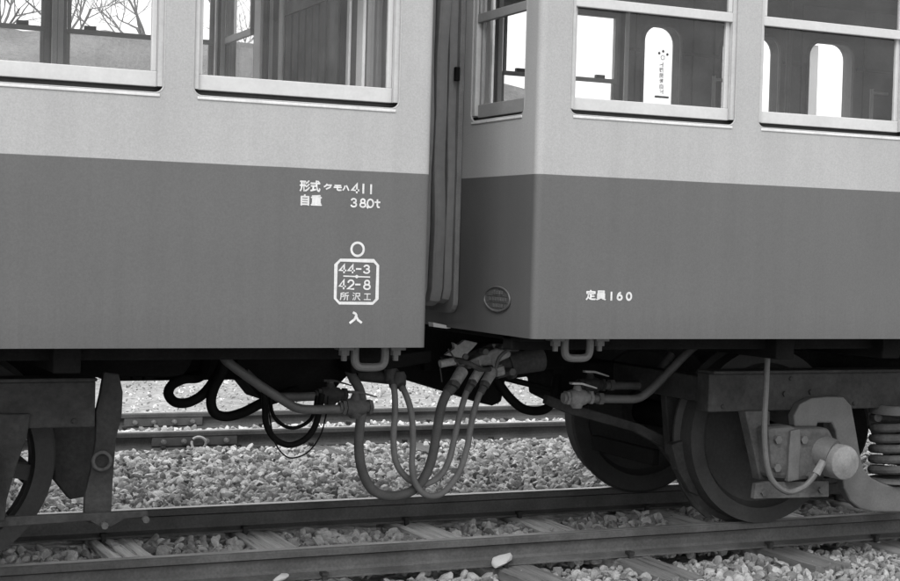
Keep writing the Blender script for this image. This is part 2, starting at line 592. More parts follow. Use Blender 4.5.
# grassy bank beyond the tracks, its crest seen through the carriage windows
def crest(x):
    k = [(-60, 5.2), (-6, 4.6), (3.8, 4.55), (6.2, 4.56), (7.8, 4.6), (10.2, 4.48), (12.3, 4.27), (12.8, 4.25), (13.3, 4.12), (14.4, 3.85), (16.8, 3.3), (22, 2.6), (40, 2.0), (120, 2.0)]
    for (a, b), (c, d) in zip(k, k[1:]):
        if a <= x <= c: return b + (d - b) * (x - a) / (c - a)
    return 2.0
bx = [-60, -40, -25] + [-15 + .6 * i for i in range(76)] + [36, 45, 60, 90, 120]
prof = [(20.5, -.2), (21, .0), (21.8, .22), (22.6, .45), (23.4, .68), (24.2, .88), (25, 1.0), (26.5, 1.03), (29, 1.0), (34, .98), (45, .95), (60, -.1)]
mb = MB()
for j, (y, k) in enumerate(prof):
    for x in bx:
        z = crest(x) * k if k > 0 else -.5
        z += (.07 * nrm_noise(x * .9, y) + .05 * nrm_noise(x * 2.3, y * 1.9)) * (1 if k > .05 else 0)
        mb.v.append((x, y + .1 * nrm_noise(x, y * 3), z))
nb = len(bx)
mb.f = [(j * nb + i, j * nb + i + 1, (j + 1) * nb + i + 1, (j + 1) * nb + i) for j in range(len(prof) - 1) for i in range(nb - 1)]
tag(mb.build('grass_bank', M['grass'], smooth=True), kind='structure')
# bare trees on the bank
def bare_tree(name, label, x, y, h, seed, lean=0.0):
    rnd = random.Random(seed)
    z0 = crest(x) * .98 - .1
    t = thing(name, label, 'tree', (x, y, z0), 'bare trees on the bank')
    trunk, br = MB(), MB()
    def limb(mbx, p, d, ln, r, depth):
        n = 5
        pts, rad = [p], [r]
        for i in range(n):
            d = (d + Vector((rnd.uniform(-.2, .2), rnd.uniform(-.2, .2), rnd.uniform(-.05, .14)))).normalized()
            p = p + d * ln / n
            pts.append(p)
            rad.append(r * (1 - .5 * (i + 1) / n))
        mbx.tube(pts, rad, 6 if depth < 2 else 4)
        if depth >= 5 or r < .003: return
        for k in range(4 if depth < 3 else 3):
            i = n if k == 0 else rnd.randint(2, n - 1)
            a = rnd.uniform(0, 6.28)
            side = d.orthogonal().normalized()
            side = Matrix.Rotation(a, 3, d) @ side
            nd = (d * rnd.uniform(.6, 1.0) + side * rnd.uniform(.45, .9)).normalized()
            limb(br, pts[i], nd, ln * (2.0 if depth == 0 else 1) * rnd.uniform(.62, .85), rad[i] * .7, depth + 1)
    limb(trunk, Vector((x, y, z0)), Vector((lean, 0, 1)).normalized(), h * .14, h * .011, 0)
    trunk.build('trunk', M['bark'], t, smooth=True)
    br.build('branches', M['bark'], t, smooth=True)
for a in [('bare_tree', 'bare leaning tree seen through the right pane of the left window', 6.75, 27, 5.0, 3, -.35),
          ('bare_tree', 'bare forked tree seen in the middle of the left window', 5.6, 29, 5.6, 11, .1),
          ('bare_tree', 'bare tree seen through the far left pane of the left window', 4.2, 28, 5.2, 21, .05),
          ('bare_tree', 'bare tree seen through the left edge of the second window', 8.6, 29, 5.2, 35, .1),
          ('bare_tree', 'bare tree seen beyond the end wall window of the left car', 9.6, 30, 4.4, 44, .05)]:
    bare_tree(*a)

# ---- rails
RAIL_PROF = [(-.061, -.125), (.061, -.125), (.061, -.116), (.012, -.103), (.0065, -.09), (.0065, -.042), (.0325, -.032), (.0325, -.008), (.027, -.002), (.014, 0),
             (-.014, 0), (-.027, -.002), (-.0325, -.008), (-.0325, -.032), (-.0065, -.042), (-.0065, -.09), (-.012, -.103), (-.061, -.116)]
def rail(label, yc, bright, joints=(), sl=(), wire=False):
    t = thing('rail', label, 'rail', (3, yc, -.125), 'rails of the two tracks')
    x0, x1 = -14, 26
    n = len(RAIL_PROF)
    mb = MB()
    mb.add([(x0, yc + a, b) for a, b in RAIL_PROF] + [(x1, yc + a, b) for a, b in RAIL_PROF],
           [(i, i + n, (i + 1) % n + n, (i + 1) % n) for i in range(n)] + [tuple(range(n)), tuple(range(2 * n - 1, n - 1, -1))])
    mb.build('rail_body', M['rail'], t)
    MB().box(x0, x1, yc - .021, yc + .021, -.0005, .0012).build('running_surface', M['tread'] if bright else M['tread_dull'], t)
    for jx in joints:
        for s in (-1, 1):
            y0 = yc + s * .0085
            fp = MB().box(jx - .3, jx + .3, min(y0, y0 + s * .02), max(y0, y0 + s * .02), -.1, -.036).build('fishplate', M['pipe'], t, bevel=.004)
            for q in (-.22, -.08, .08, .22):
                MB().lathe([(.019, 0), (.019, .014), (.011, .016), (.011, .034), (0.001, .034)], (jx + q, yc + s * .0285, -.068), 'Y', 8, True).build('bolt', M['cap'], fp) if s > 0 else \
                    MB().lathe([(.019, 0), (.019, -.014), (.011, -.016), (.011, -.034), (0.001, -.034)], (jx + q, yc + s * .0285, -.068), 'Y', 8, True).build('bolt', M['cap'], fp)
        if wire: MB().tube([(jx + .05 * math.cos(a) + .02, yc - .05 - .01 * math.sin(2 * a), -.082 + .045 * math.sin(a)) for a in [R(k * 20 - 200) for k in range(18)]], .009, 6).build('bond_wire', M['handle'], t, smooth=True)
    for sx in sl:
        for s in (-1, 1):
            m2 = MB().box(sx - .01 + s * .04, sx + .01 + s * .04, yc + s * .062, yc + s * .082, -.15, -.108)
            m2.box(sx - .014 + s * .04, sx + .014 + s * .04, yc + s * .045, yc + s * .086, -.108, -.096)
            m2.build('spike', M['iron_mid'], t)
S1 = [-1.1, -.4, .3, .98, 1.67, 2.37, 3.24, 3.9, 4.7, 5.36, 6.02, 6.7, 7.4, 8.1]
S2 = [1.2, 1.95, 2.72, 3.25, 3.78, 4.5, 5.2, 5.9, 6.6, 7.3, 8.0, 8.7]
jn = at(194, 440, Y=RAIL2_Y[0]).x
jf = at(163, 417, Y=RAIL2_Y[1]).x
rail('near rail of the train track, dull brown head, across the bottom of the photo', RAIL_Y[0], False, sl=S1)
rail('far rail of the train track with bright worn head, under the hoses', RAIL_Y[1], True, sl=S1)
rail('near rail of the empty second track, with fishplate and bond wire loop', RAIL2_Y[0], True, joints=(jn,), sl=S2, wire=True)
rail('farthest rail, back of the empty second track, with bolted fishplate', RAIL2_Y[1], True, joints=(jf,), sl=S2)

# ---- sleepers
def sleeper_mesh(seed):
    rnd = random.Random(seed)
    nx, ny = 9, 15
    V = []
    gro = [rnd.uniform(-.004, .004) for _ in range(nx)]
    gro[rnd.randint(2, 3)] -= .014
    gro[rnd.randint(5, 6)] -= .011
    for j in range(ny):
        y = -1.05 + 2.1 * j / (ny - 1)
        for i in range(nx):
            x = -.1 + .2 * i / (nx - 1)
            e = .008 if i in (0, nx - 1) or j in (0, ny - 1) else 0
            V.append((x + rnd.uniform(-.003, .003), y + (rnd.uniform(-.012, .012) if j in (0, ny - 1) else 0), gro[i] * (.6 + .4 * math.sin(j * .7 + seed)) - e + rnd.uniform(-.002, .002)))
    Fc = [(j * nx + i, j * nx + i + 1, (j + 1) * nx + i + 1, (j + 1) * nx + i) for j in range(ny - 1) for i in range(nx - 1)]
    ring = [i for i in range(nx)] + [j * nx + nx - 1 for j in range(1, ny)] + [(ny - 1) * nx + i for i in range(nx - 2, -1, -1)] + [j * nx for j in range(ny - 2, 0, -1)]
    b = len(V)
    V += [(V[i][0], V[i][1], -.14) for i in ring]
    m = len(ring)
    Fc += [(ring[k], b + k, b + (k + 1) % m, ring[(k + 1) % m]) for k in range(m)]
    Fc.append(tuple(b + k for k in range(m)))
    return MB().add(V, Fc).mesh('sleeper')
SLM = [sleeper_mesh(i) for i in range(4)]
ORD = ['first', 'second', 'third', 'fourth', 'fifth', 'sixth', 'seventh', 'eighth', 'ninth', 'tenth', 'eleventh', 'twelfth', 'thirteenth', 'fourteenth']
S1_LAB = {3: 'weathered sleeper under the wheel at the lower left', 4: 'split weathered sleeper below the hanging brake bar of the left bogie',
          5: 'weathered sleeper half hidden by ballast left of the hose loops', 6: 'weathered sleeper below the bottoms of the hose loops',
          7: 'weathered sleeper just right of the hose loops, before the dark wheel', 8: 'weathered sleeper beneath the near right wheel',
          9: 'weathered sleeper beneath the ball shaped cap of the right bogie'}
for i, x in enumerate(S1):
    o = link('sleeper', SLM[i % 4], M['sleeper'], None, (x, YC + random.uniform(-.04, .04), -.128))
    o.rotation_euler = (0, 0, random.uniform(-.03, .03))
    tag(o, S1_LAB.get(i, 'weathered wooden sleeper of the train track, %s of its row from the left' % ORD[i]), 'sleeper', 'sleepers under the trains')
for i, x in enumerate(S2):
    o = link('sleeper', SLM[(i + 1) % 4], M['sleeper'], None, (x, (RAIL2_Y[0] + RAIL2_Y[1]) / 2 + random.uniform(-.05, .05), -.118))
    o.rotation_euler = (0, 0, random.uniform(-.04, .04))
    tag(o, 'ballast covered sleeper of the empty second track, %s of its row from the left' % ORD[i], 'sleeper', 'sleepers of the second track')

# ---- ballast stones: geometry nodes scatter of a few faceted stones
def stone_mesh(seed):
    rnd = random.Random(seed)
    bm = bmesh.new()
    bmesh.ops.create_icosphere(bm, subdivisions=2, radius=1)
    sc = Vector((1, rnd.uniform(.5, .95), rnd.uniform(.3, .58)))
    planes = []
    for k in range(13):
        d = Vector((rnd.gauss(0, 1), rnd.gauss(0, 1), rnd.gauss(0, 1))).normalized()
        planes.append((d, rnd.uniform(.5, .82)))
    for v in bm.verts:
        p = v.co.copy()
        for d, c in planes:
            q = p.dot(d)
            if q > c: p -= d * (q - c) * .98
        v.co = Vector((p.x * sc.x, p.y * sc.y, p.z * sc.z)) * 1.25
    me = bpy.data.meshes.new('stone')
    bm.to_mesh(me)
    bm.free()
    me.polygons.foreach_set('use_smooth', [True] * len(me.polygons))
    me.set_sharp_from_angle(angle=R(32))
    return me
def stone_set(name, m, n=14, s0=100):
    c = bpy.data.collections.new(name)
    for k in range(n):
        me = stone_mesh(s0 + k)
        me.materials.append(m)
        c.objects.link(bpy.data.objects.new('stone', me))
    return c
ST_PALE = stone_set('pale stones', M['stone_pale'])
ST_MID = stone_set('mid stones', M['stone_mid'])
ST_DARK = stone_set('dark stones', M['stone_dark'])

def scatter(name, label, pts, rad, coll):
    n = len(pts)
    me = bpy.data.meshes.new(name)
    me.vertices.add(n)
    me.vertices.foreach_set('co', np.asarray(pts, dtype=np.float32).ravel())
    a = me.attributes.new('turn', 'FLOAT_VECTOR', 'POINT')
    rot = rng.uniform(-math.pi, math.pi, (n, 3)).astype(np.float32)
    rot[:, :2] *= .4
    a.data.foreach_set('vector', rot.ravel())
    a = me.attributes.new('size', 'FLOAT', 'POINT')
    a.data.foreach_set('value', np.asarray(rad, dtype=np.float32))
    a = me.attributes.new('pick', 'INT', 'POINT')
    a.data.foreach_set('value', rng.integers(0, len(coll.objects), n).astype(np.int32))
    o = link(name, me, None)
    ng = bpy.data.node_groups.new(name, 'GeometryNodeTree')
    ng.interface.new_socket('Geometry', in_out='INPUT', socket_type='NodeSocketGeometry')
    ng.interface.new_socket('Geometry', in_out='OUTPUT', socket_type='NodeSocketGeometry')
    gi, go = ng.nodes.new('NodeGroupInput'), ng.nodes.new('NodeGroupOutput')
    ip = ng.nodes.new('GeometryNodeInstanceOnPoints')
    ci = ng.nodes.new('GeometryNodeCollectionInfo')
    ci.inputs['Collection'].default_value = coll
    ci.inputs['Separate Children'].default_value = True
    ci.inputs['Reset Children'].default_value = True
    ip.inputs['Pick Instance'].default_value = True
    for nm, dt, sock in (('turn', 'FLOAT_VECTOR', 'Rotation'), ('size', 'FLOAT', 'Scale'), ('pick', 'INT', 'Instance Index')):
        na = ng.nodes.new('GeometryNodeInputNamedAttribute')
        na.data_type = dt
        na.inputs['Name'].default_value = nm
        src = next(s for s in na.outputs if s.enabled and s.name == 'Attribute')
        if sock == 'Rotation':
            er = ng.nodes.new('FunctionNodeEulerToRotation')
            ng.links.new(src, er.inputs[0])
            src = er.outputs[0]
        ng.links.new(src, ip.inputs[sock])
    ng.links.new(gi.outputs[0], ip.inputs['Points'])
    ng.links.new(ci.outputs[0], ip.inputs['Instance'])
    ng.links.new(ip.outputs[0], go.inputs[0])
    md = o.modifiers.new('scatter', 'NODES')
    md.node_group = ng
    return tag(o, label, 'gravel', kind='stuff')

def field(x0, x1, y0, y1, step, r0, r1, lift=.0, avoid=lambda x, y: False, layers=1):
    P, Q = [], []
    for ly in range(layers):
        for i in range(int((x1 - x0) / step)):
            for j in range(int((y1 - y0) / step)):
                x = x0 + (i + random.random()) * step
                y = y0 + (j + random.random()) * step
                if avoid(x, y): continue
                r = r0 + (r1 - r0) * random.random() ** 2.0
                P.append((x, y, base_z(x, y) + lift + r * random.uniform(-.1, .55) + ly * .012))
                Q.append(r)
    return P, Q
def on_sleeper(x, y, S, half=.1):
    return any(abs(x - s) < half for s in S)
def av1(x, y):
    if min(abs(y - r) for r in RAIL_Y) < .078: return True
    return on_sleeper(x, y, S1) and 5.78 < y < 7.92 and random.random() < .96
def av2(x, y):
    if min(abs(y - r) for r in RAIL2_Y) < .075: return True
    return on_sleeper(x, y, S2) and 9.85 < y < 12.05 and random.random() < .72
a, b = field(-2, 9, 6.33, 7.37, .036, .018, .042, .026, av1)
scatter('ballast_stones', 'ballast stones in the shade between the rails under the trains', a, b, ST_DARK)
a, b = field(-1, 9, 5.2, 6.25, .032, .015, .036, .024, lambda x, y: av1(x, y) and random.random() < (.75 if y < 6.2 else 1))
scatter('ballast_stones', 'dusty grey ballast stones in front of the near rail', a, b, ST_MID)
a, b = field(-3, 11, 7.45, 10.32, .031, .013, .036, .016, lambda x, y: av1(x, y) if y < 8 else av2(x, y))
scatter('ballast_stones', 'pale crushed ballast stones between the two tracks', a, b, ST_PALE)
a, b = field(-2, 12, 10.42, 11.46, .048, .018, .038, .012, av2)
a2, b2 = field(-2, 13, 11.55, 12.3, .06, .014, .03, .006, av2)
a3, b3 = field(-1, 15, 12.2, 20, .11, .008, .022, .006)
scatter('ballast_stones', 'pale stones between the rails of the second track', a, b, ST_PALE)
scatter('ballast_stones', 'fine pale stones strewn over the ground beyond the second track', a2 + a3, b2 + b3, ST_PALE)
def loose_stone(label, px, py, Z, r, seed, Y=None):
    p = at(px, py, Z=Z) if Y is None else at(px, py, Y=Y)
    me = stone_mesh(seed)
    o = link('loose_stone', me, M['chip'], None, p)
    o.scale = (r * 1.25, r * .9, r * .9)
    o.rotation_euler = (.3, -.2, .4)
    return tag(o, label, 'stone')
loose_stone('pale flat stone lying on the foot of the near rail', 500, 560, None, .05, 301, Y=6.2)
loose_stone('pale rounded stone at the lower left edge beside the near rail', 281, 577, None, .03, 305, Y=6.18)

# ================================================================== RAIL CARS
def side_map(x_unused=None):
    return lambda a, b, d: (a, DS + d, b)
near_mp = lambda a, b, d: (a, DS + d, b)
far_mp = lambda a, b, d: (a, YF - d, b)

def mbox(mb, mp, a0, a1, b0, b1, d0, d1):
    P = [mp(a, b, d) for d in (d0, d1) for b in (b0, b1) for a in (a0, a1)]
    return mb.add(P, [(0, 1, 3, 2), (4, 6, 7, 5), (0, 4, 5, 1), (1, 5, 7, 3), (3, 7, 6, 2), (2, 6, 4, 0)])

def window(parent, mp, a0, a1, z0, z1, sill, railz, frame_m, rim_m, jl=.022, jr=.022, sash_low_m=None, latch=True, mid=.036, up_proud=False, casing=False):
    """opening a0..a1 x z0..z1 (already cut); sill = (sash bottom, sash bottom-rail top); railz = bottom of the meeting rail"""
    sash_low_m = sash_low_m or frame_m
    out = rrect(a0, a1, z0, z1, .035, 6, .06)
    mb = MB()
    mb.tube([mp(x, y, .003) for x, y in out], .0042, 8, True)
    wn = mb.build('window', rim_m, parent, smooth=True, angle=25)
    mb = MB()
    mbox(mb, mp, a0 - .004, a0 + jl, z0 + .026, z1, .009, .055)
    mbox(mb, mp, a1 - jr, a1 + .004, z0 + .026, z1, .009, .055)
    mbox(mb, mp, a0 + jl, a1 - jr, z1 - .025, z1 + .004, .018, .055)
    mb.build('frame', M['jamb'], wn)
    mb = MB()
    mbox(mb, mp, a0 - .01, a1 + .01, z0 - .01, sill[0] + .004, .052, .06)
    mbox(mb, mp, a0 + .002, a1 - .002, z0 + .001, z0 + .003, .012, .052)
    mb.build('sill_channel', M['dark_slot'], wn)
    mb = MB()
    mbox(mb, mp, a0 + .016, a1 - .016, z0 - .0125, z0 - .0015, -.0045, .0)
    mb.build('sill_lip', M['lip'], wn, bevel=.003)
    s0, s1 = sill
    b0, b1 = a0 + jl, a1 - jr
    mb = MB()
    dl, dh = (.03, .05)
    mbox(mb, mp, b0, b1, s0, s1, dl - .006, dh)
    for q in ((b0, b0 + .02), (b1 - .02, b1)): mbox(mb, mp, q[0], q[1], s1, railz + mid, dl, dh - .002)
    lowsash = mb.build('lower_sash', sash_low_m, wn, bevel=.003)
    mb = MB()
    e0 = .012 if up_proud else .052
    mbox(mb, mp, b0 - (.008 if up_proud else 0), b1 + (.008 if up_proud else 0), railz, railz + mid, e0, e0 + .02)
    for q in ((b0, b0 + .02), (b1 - .02, b1)): mbox(mb, mp, q[0], q[1], railz + mid, z1 - .025, e0 + .002, e0 + .02)
    mb.build('upper_sash', frame_m, wn, bevel=.003)
    mb = MB()
    mbox(mb, mp, b0 + .019, b1 - .019, s1 - .002, railz + .004, .04, .043)
    mb.build('pane', M['glass'], wn)
    mb = MB()
    mbox(mb, mp, b0 + .019, b1 - .019, railz + mid - .003, z1 - .02, e0 + .009, e0 + .012)
    mb.build('pane', M['glass'], wn)
    if casing:
        for q0, q1 in ((a0 - .034, a0 - .006), (a1 + .006, a1 + .034))[(1 if casing == 'right' else 0):]:
            mb = MB()
            mbox(mb, mp, q0, q1, z0 + .03, z1 + .02, .1, .112)
            mb.build('casing', M['casing'], wn, bevel=.003)
    if latch:
        c = (b0 + b1) / 2
        for q in (c - .27, c + .27):
            mb = MB()
            mbox(mb, mp, q - .03, q + .03, railz + mid, railz + mid + .02, .05, .075)
            mb.build('latch', M['interior_dark'], wn)
    return wn

def win_holes(wins, z0, z1):
    return [rrect(a, b, z0, z1, .035, 6, .06) for a, b in wins]

ZT = 2.95
def shell(root, x_end, sgn, length, zb, pm, near, far, zw, far_extra=(), endwins=True):
    """body sheets; x_end is the coupling end, sgn = direction the body runs away from it"""
    x_far = x_end + sgn * length
    rc = .03
    xa, xb = sorted((x_end + sgn * rc, x_far))
    z0, z1 = zw
    o = panel('side_panel', [(xa, zb), (xb, zb), (xb, ZT), (xa, ZT)], win_holes(near, z0, z1), .012, near_mp, pm, root)
    panel('side_panel', [(xa, zb), (xb, zb), (xb, ZT), (xa, ZT)], win_holes(far, z0, z1) + [f for f in far_extra], .012, far_mp, pm, root)
    # inner linings
    xi0, xi1 = sorted((x_end + sgn * .06, x_far - sgn * .06))
    il = lambda ws: [[(a - .012, z0 + .03), (b + .012, z0 + .03), (b + .012, z1 + .01), (a - .012, z1 + .01)] for a, b in ws]
    panel('inner_lining', [(xi0, 1.12), (xi1, 1.12), (xi1, ZT), (xi0, ZT)], il(near), .012, lambda a, b, d: (a, DS + .085 + d, b), M['interior'], root)
    panel('inner_lining', [(xi0, 1.12), (xi1, 1.12), (xi1, ZT), (xi0, ZT)], il(far) + [f for f in far_extra], .012, lambda a, b, d: (a, YF - .085 - d, b), M['interior'], root)
    # end sheet at the coupling end
    emp = (lambda a, b, d: (x_end + sgn * d, a, b))
    ew = [(DS + .125, DS + .63), (YF - .63, YF - .125)]
    gy0, gy1 = YC - .42, YC + .44
    eh = [rrect(a, b, z0, z1, .035, 6, .06) for a, b in ew] + [[(gy0, 1.15), (gy1, 1.15), (gy1, 2.9), (gy0, 2.9)]]
    panel('end_panel', [(DS + rc, zb), (YF - rc, zb), (YF - rc, ZT + .35), (YC, ZT + .5), (DS + rc, ZT + .001)] if False else [(DS + rc, zb), (YF - rc, zb), (YF - rc, ZT), (DS + rc, ZT)], eh, .012, emp, pm, root)
    imp = (lambda a, b, d: (x_end + sgn * (.075 + d), a, b))
    panel('end_lining', [(DS + .1, 1.12), (YF - .1, 1.12), (YF - .1, ZT), (DS + .1, ZT)],
          [[(a - .01, z0 + .03), (min(b + .2, YF - .11), z0 + .03), (min(b + .2, YF - .11), z1 + .01), (a - .01, z1 + .01)] for a, b in [(ew[0][0], ew[0][1]), (ew[1][0] - (.2 if sgn < 0 else 0), ew[1][1])]] + [[(gy0 - .01, 1.15), (gy1 + .01, 1.15), (gy1 + .01, 2.91), (gy0 - .01, 2.91)]], .012, imp, M['interior_dark'], root)
    # rounded corners
    for yy, s in ((DS, 1), (YF, -1)):
        mb = MB()
        V, n = [], 8
        for k in range(n + 1):
            a = R(90 * k / n)
            V.append((x_end + sgn * rc * (1 - math.sin(a)), yy + s * rc * (1 - math.cos(a))))
        mb.add([(x, y, zb) for x, y in V] + [(x, y, ZT) for x, y in V], [(i, i + 1, n + 2 + i, n + 1 + i) for i in range(n)])
        mb.build('corner_post', pm, root, smooth=True, angle=80)
    # far closing end, floor, roof
    mb = MB().box(*sorted((x_far, x_far - sgn * .03)), DS + .013, YF - .013, zb, ZT)
    mb.build('end_wall', pm, root)
    mb = MB().box(*sorted((x_end + sgn * .08, x_far - sgn * .05)), DS + .1, YF - .1, 1.06, 1.12)
    mb.build('floor', M['interior_dark'], root)
    mb = MB()
    n = 16
    x0, x1 = sorted((x_end, x_far))
    pr = [(DS - .03 + (2.8) * k / n, ZT + .62 * math.sin(math.pi * k / n) ** .7) for k in range(n + 1)]
    pri = [(y, z - .04) for y, z in pr]
    V = [(x, y, z) for x in (x0, x1) for y, z in pr] + [(x, y, z) for x in (x0, x1) for y, z in pri]
    m = n + 1
    Fc = [(i, i + 1, m + i + 1, m + i) for i in range(n)] + [(2 * m + i, 3 * m + i, 3 * m + i + 1, 2 * m + i + 1) for i in range(n)]
    Fc += [(0, m, 3 * m, 2 * m), (n, 2 * m + n, 3 * m + n, m + n)] + [(i, 2 * m + i, 2 * m + i + 1, i + 1) for i in range(n)] + [(m + i, m + i + 1, 3 * m + i + 1, 3 * m + i) for i in range(n)]
    mb.add(V, Fc)
    mb.build('roof', M['roof'], root, smooth=True)
    xq0, xq1 = sorted((x_end + sgn * .09, x_far - sgn * .05))
    MB().box(xq0, xq1, DS + .1, YF - .1, ZT - .03, ZT - .005).build('ceiling', M['ceiling'], root)
    for xe in (x_end + sgn * .02, x_far - sgn * .02):
        mb = MB().prism([(xe, y, z - .045) for y, z in pr] + [(xe, YF - .01, ZT + .0005), (xe, DS + .01, ZT + .0005)], (sgn * -.012, 0, 0))
        mb.build('roof_end', pm, root)
    return emp, ew

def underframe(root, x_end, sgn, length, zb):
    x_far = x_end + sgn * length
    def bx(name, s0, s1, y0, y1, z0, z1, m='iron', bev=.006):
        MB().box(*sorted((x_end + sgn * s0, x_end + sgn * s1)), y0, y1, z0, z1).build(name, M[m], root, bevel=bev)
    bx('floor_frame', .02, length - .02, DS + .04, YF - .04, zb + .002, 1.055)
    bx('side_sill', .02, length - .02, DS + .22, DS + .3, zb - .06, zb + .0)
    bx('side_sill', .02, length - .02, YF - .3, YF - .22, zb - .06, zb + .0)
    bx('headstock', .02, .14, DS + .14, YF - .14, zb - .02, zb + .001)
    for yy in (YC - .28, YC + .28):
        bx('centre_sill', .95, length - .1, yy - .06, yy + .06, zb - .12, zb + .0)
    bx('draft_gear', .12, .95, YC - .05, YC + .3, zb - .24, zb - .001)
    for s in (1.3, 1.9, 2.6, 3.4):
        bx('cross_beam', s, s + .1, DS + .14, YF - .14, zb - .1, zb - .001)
    return bx

def step_iron(root, px0, px1, py0, py1, y):
    """U-shaped step iron with its two bolts"""
    a, b = at(px0, py0, Y=y), at(px1, py0, Y=y)
    z = at((px0 + px1) / 2, py1, Y=y).z
    r = .0165
    zt = a.z + .03
    pts = [(a.x, y, zt), (a.x, y, z + .035), (a.x + .008, y, z + .01), (a.x + .03, y, z), (b.x - .03, y, z), (b.x - .008, y, z + .01), (b.x, y, z + .035), (b.x, y, zt)]
    o = MB().tube(spline(pts, 4), r, 10).build('step_iron', M['pipe'], root, smooth=True)
    for x in (a.x - .045, b.x + .045):
        q = MB().lathe([(.022, 0), (.022, -.02), (.012, -.021), (.012, -.042), (.001, -.042)], (x, y, a.z + .0), 'Z', 8)
        q.box(x - .03, x + .03, y - .03, y + .03, a.z + .0005, a.z + .02)
        q.build('bolt', M['pipe'], o)
    return o

def pipe_run(root, pts, r, label=None):
    o = MB().tube(spline(pts, 6), r, 12).build('brake_pipe', M['pipe'], root, smooth=True)
    if label: o['label'] = label
    return o

def angle_cock(root, c, sgn, m, lever='handle', tilt=.02):
    """cut-off cock: body, collar, flange and lever; sgn = pipe side"""
    x, y, z = c
    mb = MB()
    mb.lathe([(.001, -.075), (.024, -.075), (.024, -.045), (.034, -.043), (.04, -.02), (.04, .02), (.034, .043), (.026, .045), (.026, .075), (.001, .075)], c, 'X', 18, False)
    mb.lathe([(.001, -.05), (.022, -.05), (.03, -.035), (.034, 0), (.022, .04), (.016, .055), (.001, .055)], c, 'Z', 16, False)
    for k in (-1, 1): mb.hexa((x + k * .062, y, z), 'X', .034, .016)
    o = mb.build('angle_cock', m, root, smooth=True)
    MB().prism([(x - .035, y - .014, z + .062), (x + .02, y - .014, z + .06), (x + .1, y - .014, z + .06 - tilt), (x + .1, y - .014, z + .066 - tilt), (x + .02, y - .014, z + .07), (x - .035, y - .014, z + .072)], (0, .03, 0)).build('lever', M[lever], o, bevel=.002)
    MB().hexa((x, y, z + .045), 'Z', .016, .018).build('bolt', M['iron_light'], o)
    return o

# ---- bogies
WHEEL_PROF = [(.075, -.03), (.12, -.03), (.125, .02), (.2, .034), (.33, .04), (.352, .012), (.358, -.005), (.43, -.005), (.431, .02), (.4325, .085), (.44, .092), (.457, .104), (.457, .118),
              (.445, .128), (.36, .13), (.35, .105), (.33, .085), (.2, .08), (.125, .095), (.12, .12), (.075, .12)]
SPOKE_RIM = [(.348, .03), (.354, .022), (.358, -.005), (.43, -.005), (.431, .02), (.4325, .085), (.44, .092), (.457, .104), (.457, .118), (.445, .128), (.36, .13), (.352, .105), (.348, .1)]
HUB = [(.072, -.03), (.115, -.03), (.125, .02), (.125, .09), (.115, .12), (.072, .12)]
sw = MB().lathe(SPOKE_RIM, (0, 0, 0), 'Y', 72).lathe(HUB, (0, 0, 0), 'Y', 32)
for k in range(10):
    q = R(36 * k - 10)
    e, t = Vector((math.cos(q), 0, math.sin(q))), Vector((-math.sin(q), 0, math.cos(q)))
    V = []
    for rr, hw, y0, y1 in ((.115, .034, .02, .09), (.22, .026, .038, .086), (.351, .032, .034, .096)):
        V += [e * rr + t * (hw * a) + Vector((0, yy, 0)) for a, yy in ((-1, y0), (1, y0), (1, y1), (-1, y1))]
    sw.add(V, [(4 * i + j, 4 * i + (j + 1) % 4, 4 * i + 4 + (j + 1) % 4, 4 * i + 4 + j) for i in range(2) for j in range(4)])
spoked = sw.mesh('wheel', True, 30)
wm = MB().lathe(WHEEL_PROF, (0, 0, 0), 'Y', 72).mesh('wheel', True, 30)
def bogie(root, x1, sgn, wheel):
    """x1 = axle nearest the coupling, sgn = direction of the body"""
    WB = 2.1
    X = lambda s: x1 + sgn * s                       # s from the outer axle, towards the car
    px = lambda p: Vector((X(p.x - 4.62), p.y, p.z))  # right-bogie measurements carried over by symmetry
    A = lambda u, v, Y: px(at(u, v, Y=Y))
    def poly(pts, Y, th):
        return MB().prism([A(u, v, Y) for u, v in pts], (0, th, 0))
    frame = MB()
    z0, z1 = .585, .762
    for yy, t in ((5.95, .1), (2 * YC - 5.95, -.1)):
        ya, yb = sorted((yy, yy + t))
        xa, xb = sorted((X(-.53), X(WB + .53)))
        frame.box(xa, xb, ya, yb, z0, z1)
        frame.box(xa, xb, ya - (.035 if t > 0 else 0), yb + (.035 if t < 0 else 0), z1 - .014 + .015, z1 + .015)
    frame.box(*sorted((X(.9), X(1.2))), 5.99, 2 * YC - 5.99, .6, .78)
    frame.box(*sorted((X(-.5), X(-.42))), 6.051, 2 * YC - 6.051, .62, .74)
    b = frame.build('bogie_frame', M['iron_mid'], root, bevel=.006)
    for ax in (0, WB):
        for yy, s in ((6.235, 1), (2 * YC - 6.235, -1)):
            o = link('wheel', wheel, M['tyre'], b, (X(ax), yy, .43))
            if s < 0: o.rotation_euler = (0, 0, math.pi)
        MB().cyl((X(ax), 6.0, .43), (X(ax), 2 * YC - 6.0, .43), .07, seg=20).build('axle', M['iron'], b, smooth=True)
    for k in range(9):                       # rivets along the frame beam
        MB().lathe([(.011, 0), (.009, -.006), (.001, -.009)], (X(-.45 + .38 * k), 5.9495, .735 if k % 2 else .61), 'Y', 8, False).build('rivet', M['iron_mid'], b)
    # traction motor and brake rigging hanging between the wheels
    MB().lathe([(.001, -.4), (.2, -.4), (.27, -.33), (.27, .33), (.2, .4), (.001, .4)], (X(.62), YC, .42), 'Y', 24, False).build('traction_motor', M['iron'], b, smooth=True)
    MB().box(*sorted((X(-.44), X(-.40))), 6.55, 2 * YC - 6.55, .25, .33).build('brake_beam', M['iron'], b, bevel=.005)
    return b, X, A, poly

